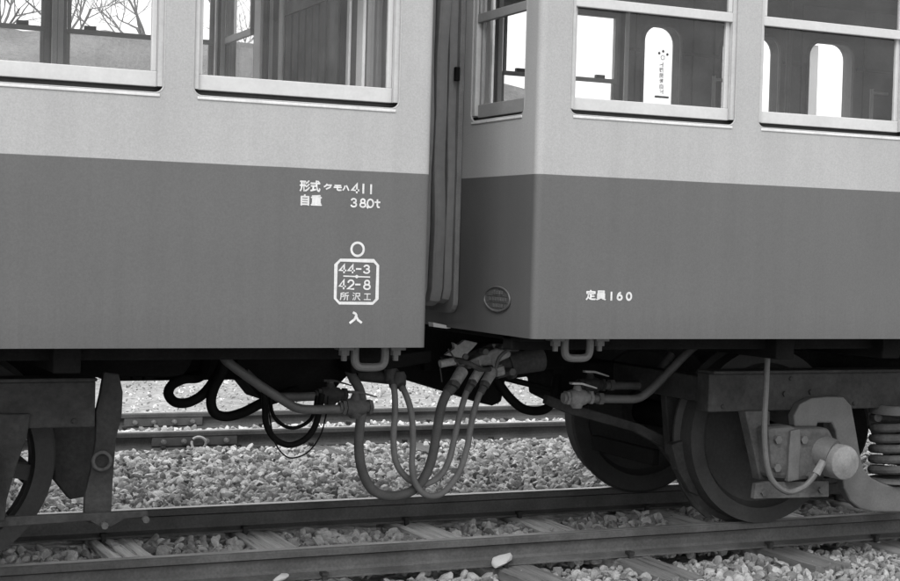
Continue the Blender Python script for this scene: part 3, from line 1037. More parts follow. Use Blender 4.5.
# ---------------------------------------------------------------- left car
LC = thing('rail_car', 'left two tone grey rail car with stencilled numbers and boxed inspection mark', 'rail car', (XL - 2.5, YC, 0), 'electric rail cars')
ZW_L = (1.8325, 2.75)
nearL = [(-1.21, -.41), (-.305, .495), (.6, 1.4), (1.505, 2.313)]
farL = [(-1.15, -.35), (-.24, .56), (.665, 1.475), (1.545, 2.365)]
emp, ew = shell(LC, XL, -1, 5.2, ZBL, M['paint_left'], nearL, farL, ZW_L)
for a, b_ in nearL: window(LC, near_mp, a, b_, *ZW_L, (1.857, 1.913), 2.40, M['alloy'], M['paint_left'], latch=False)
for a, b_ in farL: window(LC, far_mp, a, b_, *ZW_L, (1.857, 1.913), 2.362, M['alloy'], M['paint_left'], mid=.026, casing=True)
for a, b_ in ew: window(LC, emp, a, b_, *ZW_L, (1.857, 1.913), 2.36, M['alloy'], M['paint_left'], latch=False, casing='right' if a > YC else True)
# boarded gangway door seen through the second window
gd = MB().box(XL - .06, XL - .045, YC - .419, YC + .439, 2.395, 2.899).build('gangway_door', M['interior_dark'], LC)
for k in range(9):
    y0 = YC - .418 + .0953 * k
    MB().box(XL - .062 + random.uniform(0, .004), XL - .035, y0 + .004, y0 + .0913, 1.151, 2.394).build('board', M['board'], gd, bevel=.006)
q_ = at(281, 50, X=XL - .13)
MB().cyl((q_.x, q_.y, 1.13), (q_.x, q_.y, 2.9), .013, seg=10).build('stanchion', M['casing'], LC, smooth=True)
q_ = at(259.5, 50, X=XL - .1)
MB().box(XL - .114, XL - .1, q_.y - .05, q_.y + .05, 1.87, 2.76).build('window_stile', M['casing'], LC, bevel=.003)
for xx in (.57, 1.51):
    MB().box(xx - .03, xx + .03, YF - .105, YF - .098, 1.13, 2.94).build('lining_pillar', M['interior_dark'], LC, bevel=.004)
bx = underframe(LC, XL, -1, 5.2, ZBL)
p_ = at(362, 50, X=XL - .1)
MB().box(XL - .114, XL - .1, p_.y - .04, p_.y + .03, 1.87, 2.76).build('window_stile', M['casing'], LC, bevel=.003)
# markings on the side
wmp = near_mp
lettering('形式', 1.919, 1.999, 1.505, 1.546, wmp, M['white'], LC, .01, fat=.03)
glyphs('lettering', [('ク', 2.012, 2.046, 1.517, 1.536), ('モ', 2.054, 2.084, 1.514, 1.534), ('ハ', 2.089, 2.114, 1.515, 1.533)], .0058, wmp, M['white'], LC)
glyphs('lettering', [                     ('4', 2.126, 2.154, 1.508, 1.541), ('1', 2.160, 2.185, 1.508, 1.541), ('1', 2.192, 2.216, 1.507, 1.540)], .0075, wmp, M['white'], LC)
lettering('自重', 1.924, 2.006, 1.453, 1.493, wmp, M['white'], LC, .01, fat=.03)
glyphs('lettering', [('3', 2.124, 2.147, 1.455, 1.485), ('8', 2.160, 2.184, 1.455, 1.485), ('.', 2.184, 2.2, 1.455, 1.48),
                     ('0', 2.190, 2.215, 1.455, 1.485), ('t', 2.221, 2.246, 1.456, 1.484)], .0065, wmp, M['white'], LC)
mb = MB()
stroke_mesh(mb, arc(2.1555, 1.2945, .025, .025, 0, 360, 28), .009, wmp)
mb.build('ring_mark', M['white'], LC)
mb = MB()
x0, x1, z0, z1, ch = 2.070, 2.240, 1.090, 1.252, .017
fr = [(x0 + ch, z0), (x1 - ch, z0), (x1, z0 + ch), (x1, z1 - ch), (x1 - ch, z1), (x0 + ch, z1), (x0, z1 - ch), (x0, z0 + ch), (x0 + ch, z0)]
stroke_mesh(mb, fr, .011, wmp)
mb.build('inspection_box_outline', M['white'], LC)
glyphs('lettering', [('4', 2.085, 2.110, 1.205, 1.235), ('4', 2.119, 2.145, 1.205, 1.235), ('-', 2.152, 2.172, 1.205, 1.235), ('3', 2.182, 2.207, 1.205, 1.234)], .0065, wmp, M['white'], LC)
mb = MB()
stroke_mesh(mb, [(2.102, 1.192), (2.208, 1.19)], .005, wmp)
stroke_mesh(mb, arc(2.155, 1.191, .0035, .0035, 0, 360, 10), .006, wmp, -.0014)
mb.build('divider_mark', M['white'], LC)
glyphs('lettering', [('4', 2.085, 2.110, 1.144, 1.178), ('2', 2.119, 2.145, 1.144, 1.177), ('-', 2.150, 2.170, 1.144, 1.178), ('8', 2.184, 2.211, 1.144, 1.177)], .0065, wmp, M['white'], LC)
lettering('所', 2.089, 2.125, 1.101, 1.131, wmp, M['white'], LC, 0, fat=.018)
lettering('沢', 2.139, 2.172, 1.101, 1.130, wmp, M['white'], LC, 0, fat=.018)
lettering('工', 2.186, 2.214, 1.103, 1.127, wmp, M['white'], LC, 0, fat=.018)
glyphs('lettering', [('入', 2.132, 2.178, 1.015, 1.054)], .009, wmp, M['white'], LC)

# underside of the left car: pipes, cocks, steps, jumper socket
step_iron(LC, 355, 385, 350, 367, DS + .11)
pY, qY = 6.35, 6.62
pipe_run(LC, [at(222, 352, Y=pY + .1), at(228, 362, Y=pY), at(258, 384, Y=pY), at(286, 402, Y=pY), at(296, 407.5, Y=pY), at(310, 409.5, Y=pY), at(346, 409, Y=pY)], .0205)
angle_cock(LC, at(355, 407, Y=pY), -1, M['iron_light'], 'iron_light')
pipe_run(LC, [at(245, 372, Y=qY), at(262, 388, Y=qY), at(276, 396, Y=qY), at(290, 397, Y=qY), at(326, 396, Y=qY)], .0205)
angle_cock(LC, at(330, 395, Y=qY), -1, M['iron_mid'], 'iron_mid')
mb = MB()
hp, hq = at(356, 374, Y=6.7), at(389, 378, Y=6.7)
mb.cyl(hp, hq, .032, .03, 14)
o = mb.build('hose_pipe', M['iron_mid'], LC, smooth=True)
c1, c2 = at(391, 373, Y=6.66), at(399, 380, Y=6.64)
MB().cyl(hq, c1 + Vector((.02, 0, 0)), .036, .034, 8).build('union_nut', M['iron_light'], o, smooth=True)
MB().lathe([(.001, -.04), (.026, -.04), (.034, -.02), (.034, .02), (.024, .04), (.001, .04)], c2, 'Z', 12, False).build('elbow', M['iron_light'], o, smooth=True)
MB().lathe([(.001, -.04), (.024, -.04), (.03, -.02), (.03, .02), (.02, .035), (.001, .035)], c1, 'Z', 12, False).build('elbow', M['iron_light'], o, smooth=True)
# jumper socket box hanging in the dark behind the pipes
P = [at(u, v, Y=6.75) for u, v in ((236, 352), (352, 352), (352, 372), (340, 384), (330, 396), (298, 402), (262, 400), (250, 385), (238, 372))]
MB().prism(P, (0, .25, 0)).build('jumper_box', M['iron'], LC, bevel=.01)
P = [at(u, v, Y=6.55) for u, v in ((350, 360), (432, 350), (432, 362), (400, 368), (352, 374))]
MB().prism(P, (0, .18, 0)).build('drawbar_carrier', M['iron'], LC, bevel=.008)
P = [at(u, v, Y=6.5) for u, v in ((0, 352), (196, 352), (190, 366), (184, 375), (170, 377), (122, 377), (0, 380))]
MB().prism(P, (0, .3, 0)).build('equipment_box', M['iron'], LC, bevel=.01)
for u in (126, 138, 150):
    p = at(u, 378, Y=6.5)
    MB().box(p.x - .02, p.x + .02, 6.51, 6.6, p.z - .012, p.z + .02).build('bolt', M['iron'], LC)

LB, LX, LA, lpoly = bogie(LC, XL - 1.705, -1, spoked)
def pp(pts, Y, th): return MB().prism([at(u, v, Y=Y) for u, v in pts], (0, th, 0))
pp([(104, 372), (119, 374), (123, 392), (122, 415), (116, 440), (113, 480), (111, 520), (101, 526), (84, 521), (85, 496), (91, 470), (96, 440), (96, 412), (100, 395)], 6.0, .03).build('brake_hanger', M['iron_mid'], LB, bevel=.004)
pc = at(102, 461, Y=5.985)
MB().tube([(pc.x + .034 * math.cos(R(a)), 5.985, pc.z + .034 * math.sin(R(a))) for a in range(0, 360, 15)], .0075, 8, True).build('hanger_ring', M['iron_light'], LB, smooth=True)
pp([(61, 412), (114, 408), (116, 440), (106, 470), (90, 496), (70, 500), (54, 480), (52, 412)], 6.42, .06).build('brake_block', M['iron_mid'], LB, bevel=.008)
pp([(-40, 519), (148, 511), (148, 517), (125, 519), (112, 527), (100, 527), (90, 521), (-40, 530)], 5.94, .03).build('guard_bar', M['iron_mid'], LB, bevel=.003)
for u, v in ((104, 525), (145, 519)):
    p = at(u, v, Y=5.935)
    MB().lathe([(.001, -.02), (.014, -.02), (.014, 0), (.001, 0)], p, 'Y', 8, False).build('bolt', M['iron_light'], LB)
pp([(-20, 414), (31, 414), (27, 438), (17, 465), (7, 500), (5, 521), (-20, 524)], 5.93, .05).build('pedestal', M['iron_mid'], LB, bevel=.006)

# ---------------------------------------------------------------- right car
RC = thing('rail_car', 'right two tone grey rail car with capacity lettering and oval maker plate on its end', 'rail car', (XR + 2.5, YC, 0), 'electric rail cars')
ZW_R = (1.858, 2.75)
nearR = [(3.055, 3.859), (3.974, 4.778), (4.9, 5.7), (5.81, 6.61), (6.72, 7.52)]
farR = [(3.15, 3.95), (4.07, 4.885)]
def oval(x0, x1):                      # round-topped glazed opening of a door leaf
    return rrect(x0, x1, 1.95, 2.70, .03, 6, .1)
_d = lambda l, r: (at(l, 60, Y=YF - .085).x, at(r, 60, Y=YF).x)
doors = [_d(643, 672), _d(721, 770), _d(808, 843)]
empR, ewR = shell(RC, XR, 1, 5.6, ZBR, M['paint_right'], nearR, farR, ZW_R, far_extra=[oval(a, b_) for a, b_ in doors])
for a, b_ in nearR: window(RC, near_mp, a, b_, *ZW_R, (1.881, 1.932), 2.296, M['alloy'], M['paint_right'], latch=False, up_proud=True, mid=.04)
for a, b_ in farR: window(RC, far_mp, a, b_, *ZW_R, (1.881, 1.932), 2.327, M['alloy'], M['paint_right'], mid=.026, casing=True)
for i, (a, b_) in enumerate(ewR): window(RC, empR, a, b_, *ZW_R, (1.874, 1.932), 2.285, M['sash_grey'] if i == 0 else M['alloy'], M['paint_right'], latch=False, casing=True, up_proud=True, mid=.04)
for i, (a, b_) in enumerate(doors):
    mb = MB()
    inn = oval(a, b_)
    n = len(inn)
    rv = lambda x, z, d: (x, YF - d, z)
    mb.add([rv(x, z, .0125) for x, z in inn] + [rv(x, z, .0845) for x, z in inn], [(k, (k + 1) % n, n + (k + 1) % n, n + k) for k in range(n)])
    d = mb.build('door_window', M['interior_dark'] if i < 2 else M['interior'], RC, smooth=True)
    MB().tube([rv(x, z, .1) for x, z in oval(a - .012, b_ + .012)], .012, 8, True).build('frame', M['interior'], d, smooth=True)
    MB().box(a + .001, b_ - .001, YF - .034, YF - .03, 1.955, 2.69).build('pane', M['glass'], d)
    for xx in (a - .06, b_ + .09):
        MB().box(xx - .006, xx + .006, YF - .112, YF - .099, 1.13, 2.93).build('cover_strip', M['interior'], d)
    if i == 0:
        # sticker on the glass read from behind: flower mark, one column of characters, rule
        fm = lambda x, z, dd: (x, YF - .04 + dd, z)
        pa, pb = at(653, 60, Y=YF - .04), at(668, 97, Y=YF - .04)
        st = MB().box(pa.x - .005, pb.x + .005, YF - .039, YF - .0365, 2.255, 2.6).build('sticker', M['poster'], d)
        pt = lambda u, v: at(u, v, Y=YF - .04)
        fl = MB()
        for u, v in ((659.2, 53.2), (663.2, 51.4), (667.4, 54.6)):
            q = pt(u, v)
            fl.lathe([(.001, -.0012), (.0085, -.0012), (.0085, .0), (.001, 0)], (q.x, YF - .0396, q.z), 'Y', 10, False)
        fl.build('flower_mark', M['ink'], st)
        q = pt(662.8, 57.6)
        MB().tube([(q.x + .013 * math.cos(R(k)), YF - .0395, q.z + .013 * math.sin(R(k))) for k in range(0, 360, 20)], .0018, 5, True).build('flower_ring', M['jamb'], st)
        for k, chh in enumerate('ト閉開動自ド'):
            q0, q1 = pt(661.4, 62.5 + 5.4 * k), pt(661.4, 67.2 + 5.4 * k)
            lettering(chh, q0.x - .013, q0.x + .013, q1.z, q0.z, lambda x, z, dd: (x, YF - .0405 + dd * .1, z), M['ink'], st, .012, mirror=True)
        q0, q1 = pt(654.7, 97), pt(668.7, 98)
        MB().box(q0.x, q1.x, YF - .0405, YF - .0395, q1.z - .004, q1.z + .009).build('rule_mark', M['ink'], st)
    if i == 2:
        MB().box(a + .01, a + .115, YF - .0405, YF - .0365, 1.96, 2.68).build('poster', M['faded'], d)
for u in (788,):
    p = at(u, 80, Y=YF - .5)
    MB().cyl((p.x, YF - .5, 1.13), (p.x, YF - .5, 2.94), .017, seg=10).build('stanchion', M['interior'], RC, smooth=True)
for u, v0 in ((872, 93), (408 / 2.647 + 560, 80)):
    p, q = at(u, v0, Y=YF - .45), at(u, 130, Y=YF - .45)
    MB().tube(spline([(p.x, YF - .45, 1.6), (p.x, YF - .45, p.z - .04), (p.x + .01, YF - .45, p.z), (p.x + .12, YF - .45, p.z + .0)], 5), .012, 8).build('seat_rail', M['alloy'], RC, smooth=True)
for xa_, xb_ in zip([4.93] + [d_[1] + .03 for d_ in doors], [d_[0] - .03 for d_ in doors] + [8.3]):
    MB().box(xa_, xb_, YF - .112, YF - .098, 2.53, 2.55).build('wall_moulding', M['ceiling'], RC)
lettering('定員', 3.155, 3.249, 1.113, 1.153, wmp, M['white'], RC, .01, fat=.03)
glyphs('lettering', [('1', 3.265, 3.285, 1.114, 1.145), ('6', 3.303, 3.326, 1.115, 1.144), ('0', 3.347, 3.370, 1.115, 1.144)], .0085, wmp, M['white'], RC)
# oval maker's plate on the end
pl = MB()
cy, cz = 5.795, 1.101
ell = [(cy + .118 * math.cos(R(k)), cz + .051 * math.sin(R(k))) for k in range(0, 360, 10)]
pl.prism([(XR - .0005, y, z) for y, z in ell], (-.004, 0, 0))
mp_ = pl.build('maker_plate', M['iron_light'], RC)
MB().tube([(XR - .005, y, z) for y, z in ell], .0045, 6, True).build('plate_rim', M['pipe'], mp_, smooth=True)
rl = MB()
for zz, hw, n in ((cz + .027, .05, 4), (cz, .085, 7), (cz - .027, .05, 4)):
    for k in range(n):
        y0 = cy - hw + 2 * hw * k / n
        rl.box(XR - .0072, XR - .0044, y0, y0 + 1.3 * hw / n, zz - .008, zz + .008)
rl.box(XR - .0065, XR - .0044, cy - .1, cy + .1, cz + .0125, cz + .0145)
rl.box(XR - .0065, XR - .0044, cy - .1, cy + .1, cz - .0145, cz - .0125)
rl.build('raised_lettering', M['pipe'], mp_)

bxr = underframe(RC, XR, 1, 5.6, ZBR)
step_iron(RC, 565, 590, 341, 358, DS + .11)
rY, sY = 6.3, 6.6
pipe_run(RC, [at(697, 345, Y=rY + .08), at(688, 352, Y=rY), at(665, 376, Y=rY), at(647, 393, Y=rY), at(637, 398.5, Y=rY), at(624, 399, Y=rY), at(590, 398.5, Y=rY)], .0205)
angle_cock(RC, at(577, 397.5, Y=rY), 1, M['cap'])
MB().hexa(at(600, 398.5, Y=rY) - Vector((.012, 0, 0)), 'X', .03, .024).build('union_nut', M['pipe'], RC)
pipe_run(RC, [at(672, 354, Y=sY), at(655, 376, Y=sY), at(644, 384, Y=sY), at(632, 385.5, Y=sY), at(596, 385.5, Y=sY)], .0205)
angle_cock(RC, at(590, 385, Y=sY), 1, M['iron_mid'])
MB().hexa(at(611, 385, Y=sY) - Vector((.012, 0, 0)), 'X', .03, .024).build('union_nut', M['pipe'], RC)
# dark equipment and rigging behind the pipes
pp([(552, 362), (620, 362), (615, 384), (600, 400), (580, 410), (556, 398)], 6.85, .3).build('jumper_box', M['iron'], RC, bevel=.01)
pp([(548, 395), (572, 404), (640, 424), (672, 440), (690, 470), (684, 478), (660, 446), (636, 432), (570, 414), (546, 404)], 6.5, .04).build('brake_lever', M['iron_mid'], RC, bevel=.004)

# coupler between the cars, fixed to the right car
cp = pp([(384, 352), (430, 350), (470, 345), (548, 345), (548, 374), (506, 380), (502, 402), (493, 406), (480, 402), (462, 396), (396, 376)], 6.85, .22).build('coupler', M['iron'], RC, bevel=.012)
CY = 6.62
pp([(453.5, 342.5), (458, 345), (465, 340), (478, 343), (473, 348.5), (463, 358.5), (445.5, 355), (455, 348)], CY - .02, .03).build('flap_plate', M['fitting'], cp, bevel=.003)
a_, b_2 = at(440, 364, Y=CY), at(455, 361, Y=CY)
MB().cyl(a_, b_2, .019, seg=14).build('plug', M['fitting'], cp, smooth=True)
MB().tube([at(440, 367, Y=CY), at(441, 374, Y=CY), at(442, 382, Y=CY)], .003, 5).build('chain', M['iron_light'], cp)
pp([(458, 366), (480, 356), (496, 348), (512, 352), (511, 357), (494, 365), (478, 366.5)], CY - .0, .1).build('jaw', M['fitting'], cp, bevel=.01)
pp([(448, 358), (470, 352), (492, 343), (520, 343), (520, 352), (500, 353), (478, 362), (455, 367)], CY + .08, .12).build('coupler_head', M['iron_light'], cp, bevel=.01)
MB().tube([at(494, 369, Y=CY + .1), at(510, 364, Y=CY + .1), at(541, 359, Y=CY + .1)], [.052, .056, .06], 18).build('draw_shank', M['iron_light'], cp, smooth=True)
MB().cyl(at(507, 366, Y=CY + .1), at(511, 365, Y=CY + .1), .068, seg=20).build('flange', M['iron_light'], cp, smooth=True)
MB().cyl(at(495.5, 371.5, Y=CY - .02), at(502.5, 370, Y=CY - .02), .027, seg=8).build('union_nut', M['fitting'], cp)
EL = [(457, 377, .031), (475, 375.5, .024), (487.5, 377, .027)]
for u, v, r in EL:
    c = at(u, v, Y=CY - .03)
    c0, c1_ = at(u + 5, v - 6, Y=CY), at(u - 2.2, v + 6, Y=CY - .04)
    e = MB().cyl(c0, c1_, r, r * .92, 12).build('hose_elbow', M['fitting'], cp, smooth=True)
    MB().cyl(c1_, at(u - 3.6, v + 9.5, Y=CY - .045), r * .98, r * .9, 8).build('hose_clip', M['iron_light'], e)
for u, v in ((479, 362), (492, 361)):
    MB().tube([at(u, v - 2, Y=CY - .02), at(u + 1, v + 3, Y=CY - .03), at(u + 3, v + 6, Y=CY - .02)], .006, 6).build('cotter_pin', M['fitting'], cp, smooth=True)
for u, v, r in ((466, 357, .016), (486, 352, .018), (505, 347, .016), (513, 372, .02), (470, 366, .015)):
    MB().hexa(at(u, v, Y=CY - .03), 'Y', r, .05).build('bolt', M['pipe'], cp, bevel=.002)
MB().tube(spline([at(520, 345, Y=CY), at(508, 350, Y=CY - .05), at(499, 358, Y=CY - .06), at(496, 368, Y=CY - .05)], 5), .009, 8).build('release_rod', M['pipe'], cp, smooth=True)
MB().tube(spline([at(455, 360, Y=CY - .01), at(468, 363, Y=CY - .05), at(480, 369, Y=CY - .05), at(490, 369, Y=CY - .04)], 5), .012, 8).build('air_pipe', M['iron_light'], cp, smooth=True)
MB().tube([at(448 + 2.2 * k, 349 + 3.2 * k, Y=CY - .04 + .006 * (k % 2)) for k in range(6)], .004, 5).build('chain', M['iron_light'], cp)
p = at(494, 344, Y=CY + .05)
MB().lathe([(.001, 0), (.009, 0), (.009, -.008), (.005, -.009), (.005, -.035), (.001, -.035)], p, 'Z', 8, False).build('bolt', M['handle'], cp)

RB, RX, RA, rpoly = bogie(RC, XR + 1.705, 1, wm)
XM = 4.62 + 1.05
hook = [(817, 427), (795, 427), (794, 416), (800, 404), (812, 398), (828, 396.5), (844, 397), (852, 406), (856, 428), (860, 452), (864, 469), (872, 478), (884, 484), (896, 487)]
low = [(896, 512.5), (872, 512), (860, 509), (850, 501), (844, 488), (839, 455), (836, 432), (832, 423), (818, 423)]
up = [at(u, v, Y=5.9) for u, v in hook]
dn = [at(u, v, Y=5.9) for u, v in low]
mir = lambda p: Vector((2 * XM - p.x, p.y, p.z))
poly_ = up + [mir(p) for p in reversed(up)] + [mir(p) for p in reversed(dn)] + dn
MB().prism(poly_, (0, .05, 0)).build('equaliser_beam', M['pipe'], RB, bevel=.008)
for xx in (5.205, 2 * XM - 5.205):
    pts = []
    zt_, zb_ = .5, .165
    zb_ = at(880, 480, Y=5.93).z
    zt_ = at(880, 416, Y=5.93).z
    nt_ = 5.5
    for k in range(int(nt_ * 20) + 1):
        a = 2 * math.pi * k / 20
        pts.append((xx + .098 * math.cos(a), 5.98 + .098 * math.sin(a), zb_ + .016 + (zt_ - zb_ - .03) * k / (nt_ * 20)))
    MB().tube(pts, .0215, 10).build('coil_spring', M['iron_light'], RB, smooth=True)
    MB().lathe([(.001, 0), (.118, 0), (.124, -.01), (.124, -.045), (.1, -.05), (.001, -.05)], (xx, 5.98, zt_ + .05), 'Z', 32, False).build('spring_cap', M['pipe'], RB, smooth=True)
    MB().lathe([(.001, 0), (.118, 0), (.118, .014), (.1, .02), (.001, .02)], (xx, 5.98, zb_ - .018), 'Z', 32, False).build('spring_seat', M['pipe'], RB, smooth=True)
pp([(745, 411), (770, 411), (770, 440), (769, 480), (760, 480), (755, 456)], 5.93, .06).build('pedestal', M['iron_light'], RB, bevel=.005)
o = pp([(756, 484), (766, 482), (829, 481), (829, 497), (754, 499)], 5.86, .03).build('pedestal_tie', M['iron_light'], RB, bevel=.003)
for u, v in ((765, 493), (822, 490)):
    MB().hexa(at(u, v, Y=5.845), 'Y', .016, .016).build('bolt', M['iron_light'], RB)
axb = pp([(768, 428), (792, 426), (797, 428), (830, 428), (836, 440), (832, 476), (800, 481), (772, 479)], 5.84, .13).build('axle_box', M['iron_light'], RB, bevel=.022)
pp([(791, 431), (800, 429), (801, 445), (799, 480), (788, 482), (789, 455)], 5.825, .03).build('rib', M['pipe'], RB, bevel=.004)
for u, v in ((779, 440), (805, 440), (778, 468), (812, 476)):
    MB().hexa(at(u, v, Y=5.822), 'Y', .02, .02).build('bolt', M['pipe'], RB)
g0, g1 = at(818, 455, Y=5.84), at(840, 461, Y=5.8)
MB().cyl(at(815, 450, Y=5.9), at(833, 457, Y=5.82), .088, .082, 24).build('gear_case', M['pipe'], RB, smooth=True)
gc = at(846, 463, Y=5.74)
cap = MB().lathe([(.001, -.008), (.03, -.007), (.036, -.004), (.066, -.002), (.078, .004), (.082, .015), (.082, .16), (.001, .16)], gc, 'Y', 32, False).build('generator_cap', M['cap'], RB, smooth=True)
MB().cyl(at(823, 461, Y=5.77), at(816, 474, Y=5.77), .017, .02, 8).build('cable_gland', M['cap'], RB)
cb = MB().tube(spline([at(768, 335, Y=5.8), at(767.5, 355, Y=5.78), at(766, 390, Y=5.77), at(764.5, 420, Y=5.77), at(765, 448, Y=5.77), at(768, 470, Y=5.77), at(775, 484, Y=5.77), at(788, 492, Y=5.77), at(802, 488, Y=5.77), at(811, 480, Y=5.77), at(818, 470, Y=5.77)], 6), .0135, 10)
cb.build('generator_cable', M['pipe'], RB, smooth=True)
# brake shoe and hanger in front of the near right wheel
pp([(664, 372), (674, 374), (684, 420), (692, 440), (690, 470), (682, 472), (670, 455), (668, 430)], 6.42, .05).build('brake_hanger', M['iron_mid'], RB, bevel=.006)
pp([(672, 445), (690, 438), (689, 460), (693, 478), (700, 496), (690, 492), (678, 470)], 6.3, .06).build('brake_block', M['iron_mid'], RB, bevel=.006)
pp([(672, 462), (678, 463), (690, 490), (704, 508), (716, 519), (706, 517), (694, 507), (682, 488)], 6.34, .02).build('guard_iron', M['iron_mid'], RB, bevel=.003)
for u, v in ((786, 394), (812, 392)):
    MB().hexa(at(u, v, Y=5.94), 'Y', .014, .014).build('bolt', M['iron_mid'], RB)

# the left bogie carries the same equaliser, springs and axle box, handed the other way (mostly left of the frame)
for ch in list(RB.children):
    if ch.name.split('.')[0] in ('equaliser_beam', 'coil_spring', 'spring_cap', 'spring_seat', 'axle_box'):
        q = ch.copy()
        COL.objects.link(q)
        q.parent = LB
        q.scale = (-1, 1, 1)
        q.location = Vector((XL + XR, 0, 0)) - world_loc(LB)
        if ch.name.startswith('axle_box'):
            q.scale = (-.5, 1, 1)
            q.location = Vector((.749 + .5 * 4.675, 0, 0)) - world_loc(LB)

# ================================================================== GANGWAY BELLOWS
GB = thing('gangway_bellows', 'dark folded canvas gangway bellows in the gap between the two cars', 'gangway bellows', ((XL + XR) / 2, YC, 1.0))
def ring(y0, y1, z0, z1, x, rx, ry, name, m):
    """one pleat of the bellows: a flat canvas band with pinched edges, carried round the gangway"""
    sec = [(-rx, -.6 * ry), (rx, -.6 * ry), (rx, .55 * ry), (.8 * rx, .93 * ry), (.25 * rx, 1.0 * ry), (-.5 * rx, .96 * ry), (-.86 * rx, .86 * ry), (-rx, .5 * ry)]
    seg = len(sec)
    path = []
    base = rrect(y0, y1, z0, z1, .02, 2)
    for a, b in zip(base, base[1:] + base[:1]):
        k = max(1, int(math.dist(a, b) / .12))
        path += [(a[0] + (b[0] - a[0]) * i / k, a[1] + (b[1] - a[1]) * i / k) for i in range(k)]
    n = len(path)
    V, Fc = [], []
    ph = random.uniform(0, 6)
    for i, (y, z) in enumerate(path):
        a, b = Vector(path[i - 1]), Vector(path[(i + 1) % n])
        t = (b - a).normalized()
        nn = Vector((t.y, -t.x))
        wv = .004 * math.sin(z * 5.3 + ph) + .003 * math.sin(z * 13 + 2 * ph)
        for sx, sn in sec:
            V.append((x + sx + wv * .5, y + nn.x * (sn + wv), z + nn.y * (sn + wv)))
    for i in range(n):
        for k in range(seg):
            j = (i + 1) % n
            Fc.append((i * seg + k, i * seg + (k + 1) % seg, j * seg + (k + 1) % seg, j * seg + k))
    return MB().add(V, Fc).build(name, m, GB, smooth=True, angle=24)
gy0, gy1 = 6.235, 2 * YC - 6.235
xs_ = [XL + .055 + .062 * k for k in range(7)]
for k, x in enumerate(xs_): ring(gy0 + .02, gy1 - .02, 1.11, 3.05, x, .029, .05 + .012 * (k % 2), 'fold', M['canvas'])
for x0, x1 in ((XL + .002, XL + .026), (XR - .026, XR - .002)):
    mb = MB()
    outer, inner = rrect(gy0 - .055, gy1 + .055, 1.02, 3.1, .06, 4), rrect(gy0 + .1, gy1 - .1, 1.16, 2.97, .06, 4)
    n = len(outer)
    V = [(x, y, z) for x in (x0, x1) for y, z in outer] + [(x, y, z) for x in (x0, x1) for y, z in inner]
    Fc = []
    for k in range(n):
        l = (k + 1) % n
        Fc += [(k, l, n + l, n + k), (2 * n + k, 3 * n + k, 3 * n + l, 2 * n + l), (k, 2 * n + k, 2 * n + l, l), (n + k, n + l, 3 * n + l, 3 * n + k)]
    mb.add(V, Fc).build('end_frame', M['hose_light'], GB, bevel=.003)
MB().box(XR - .05, XR - .027, gy0 - .065, gy0 - .045, 2.04, 2.1).build('clasp', M['iron'], GB, bevel=.003)
pp([(433, 322.5), (445, 325), (459.5, 328), (447, 328.6), (433.5, 326.8)], 6.3, .05).build('sill_plate', M['alloy'], GB)

# ================================================================== HOSES AND CABLES
def hose(name, label, cat, pts, r, m, group=None, ends=(), end_m='iron_light'):
    P = [at(p[0], p[1], Y=p[2]) for p in pts]
    o = thing(name, label, cat, P[len(P) // 2], group)
    MB().tube(spline(P, 8), r, 12).build('hose_body' if 'hose' in name else 'cable_body', M[m], o, smooth=True)
    for a, b_ in ends:
        MB().cyl(P[a], P[b_] * .0 + P[a] + (P[b_] - P[a]).normalized() * .05, r * 1.3, r * 1.22, 12).build('clamp', M[end_m], o, smooth=True)
    return o
H = 'brake hoses hanging between the cars'
hose('brake_hose', 'thickest brake hose, outermost left of the loops under the gap', 'hose',
     [(348, 368, 6.66), (353, 378, 6.62), (360, 391, 6.57), (362, 408, 6.53), (359.5, 430, 6.52), (359, 452, 6.52), (363, 473, 6.52), (371, 488, 6.52), (383, 495, 6.53), (398, 495.5, 6.55), (413, 490, 6.56), (424, 478, 6.57), (432, 458, 6.58), (437, 430, 6.59), (441, 408, 6.6), (447, 393, 6.6), (454, 384, 6.6)], .0225, 'hose', H, [(16, 15)])
hose('brake_hose', 'thin brake hose of the middle loop, its bottom resting just above the rail', 'hose',
     [(391, 378, 6.66), (394.5, 392, 6.6), (395, 412, 6.57), (393.5, 440, 6.56), (396, 462, 6.56), (405, 476, 6.57), (416, 483, 6.58), (427, 483.5, 6.58), (440, 476, 6.59), (449, 460, 6.59), (455, 436, 6.6), (461, 410, 6.6), (466, 394, 6.6), (472, 382, 6.6)], .0148, 'hose_light', H, [(0, 1), (13, 12)])
hose('brake_hose', 'thin brake hose of the right loop, hanging lowest beside the thick one', 'hose',
     [(399, 382, 6.64), (406, 395, 6.56), (411.5, 414, 6.53), (413, 440, 6.52), (412, 466, 6.52), (415, 482, 6.52), (423, 493, 6.52), (434, 496, 6.53), (446, 490, 6.54), (459, 472, 6.55), (467, 448, 6.56), (472, 420, 6.57), (478, 398, 6.58), (485, 384, 6.59)], .0148, 'hose_light', H, [(0, 1), (13, 12)])
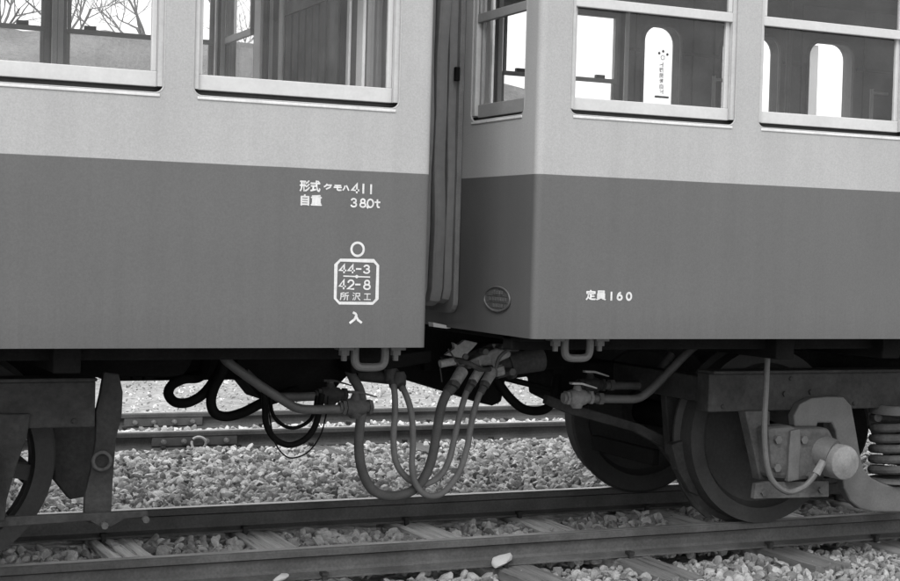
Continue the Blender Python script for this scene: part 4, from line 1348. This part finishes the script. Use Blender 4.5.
hose('jumper_cable', 'thick black jumper cable looped below the left car', 'cable',
     [(228, 352, 6.7), (222, 366, 6.68), (213, 382, 6.66), (202, 395, 6.65), (188, 402.5, 6.65), (175, 402, 6.66), (168.5, 394, 6.68), (172, 385, 6.7), (184, 379, 6.72), (197, 378, 6.74), (204, 372, 6.76), (207, 356, 6.78), (207, 346, 6.8)], .0225, 'cable')
hose('jumper_cable', 'thick black cable sagging from the left car up to the pipe cocks', 'cable',
     [(226, 350, 6.62), (222, 372, 6.62), (214, 388, 6.62), (211, 402, 6.62), (215, 413, 6.62), (227, 416.5, 6.62), (244, 412, 6.62), (262, 403, 6.62), (280, 397, 6.66), (296, 390, 6.75)], .0225, 'cable')
hose('control_cable', 'outer loop of black cable hanging below the left pipes', 'cable',
     [(264, 390, 6.5), (265, 410, 6.48), (266.5, 425, 6.47), (275, 439, 6.47), (289, 445, 6.47), (304, 440, 6.47), (314, 428, 6.47), (319, 412, 6.48), (322, 394, 6.5)], .014, 'cable')
hose('control_cable', 'shallow inner loop of black cable hanging below the left pipes', 'cable',
     [(270, 392, 6.56), (272, 412, 6.55), (280, 423, 6.54), (292, 428, 6.54), (305, 424, 6.54), (313, 415, 6.54), (317, 396, 6.56)], .0085, 'cable')
hose('control_cable', 'thin black wire hanging lowest in the coil below the left pipes', 'cable',
     [(266, 392, 6.44), (270, 418, 6.43), (274, 440, 6.42), (283, 454, 6.42), (293, 458, 6.42), (308, 452, 6.42), (320, 436, 6.42), (326, 415, 6.43), (328, 396, 6.44)], .0035, 'cable')
hose('jumper_cable', 'black cable sagging below the right car beside the coupler', 'cable',
     [(492, 372, 6.85), (500, 385, 6.84), (510, 398, 6.83), (522, 408, 6.82), (535, 411, 6.82), (547, 408, 6.82), (553, 398, 6.83), (556, 382, 6.85), (558, 366, 6.9)], .023, 'cable')
hose('jumper_cable', 'straight black cable slanting from the coupler to the right car cocks', 'cable',
     [(500, 377, 6.9), (520, 382, 6.88), (545, 388, 6.86), (566, 394, 6.84), (584, 400, 6.82)], .0155, 'cable')
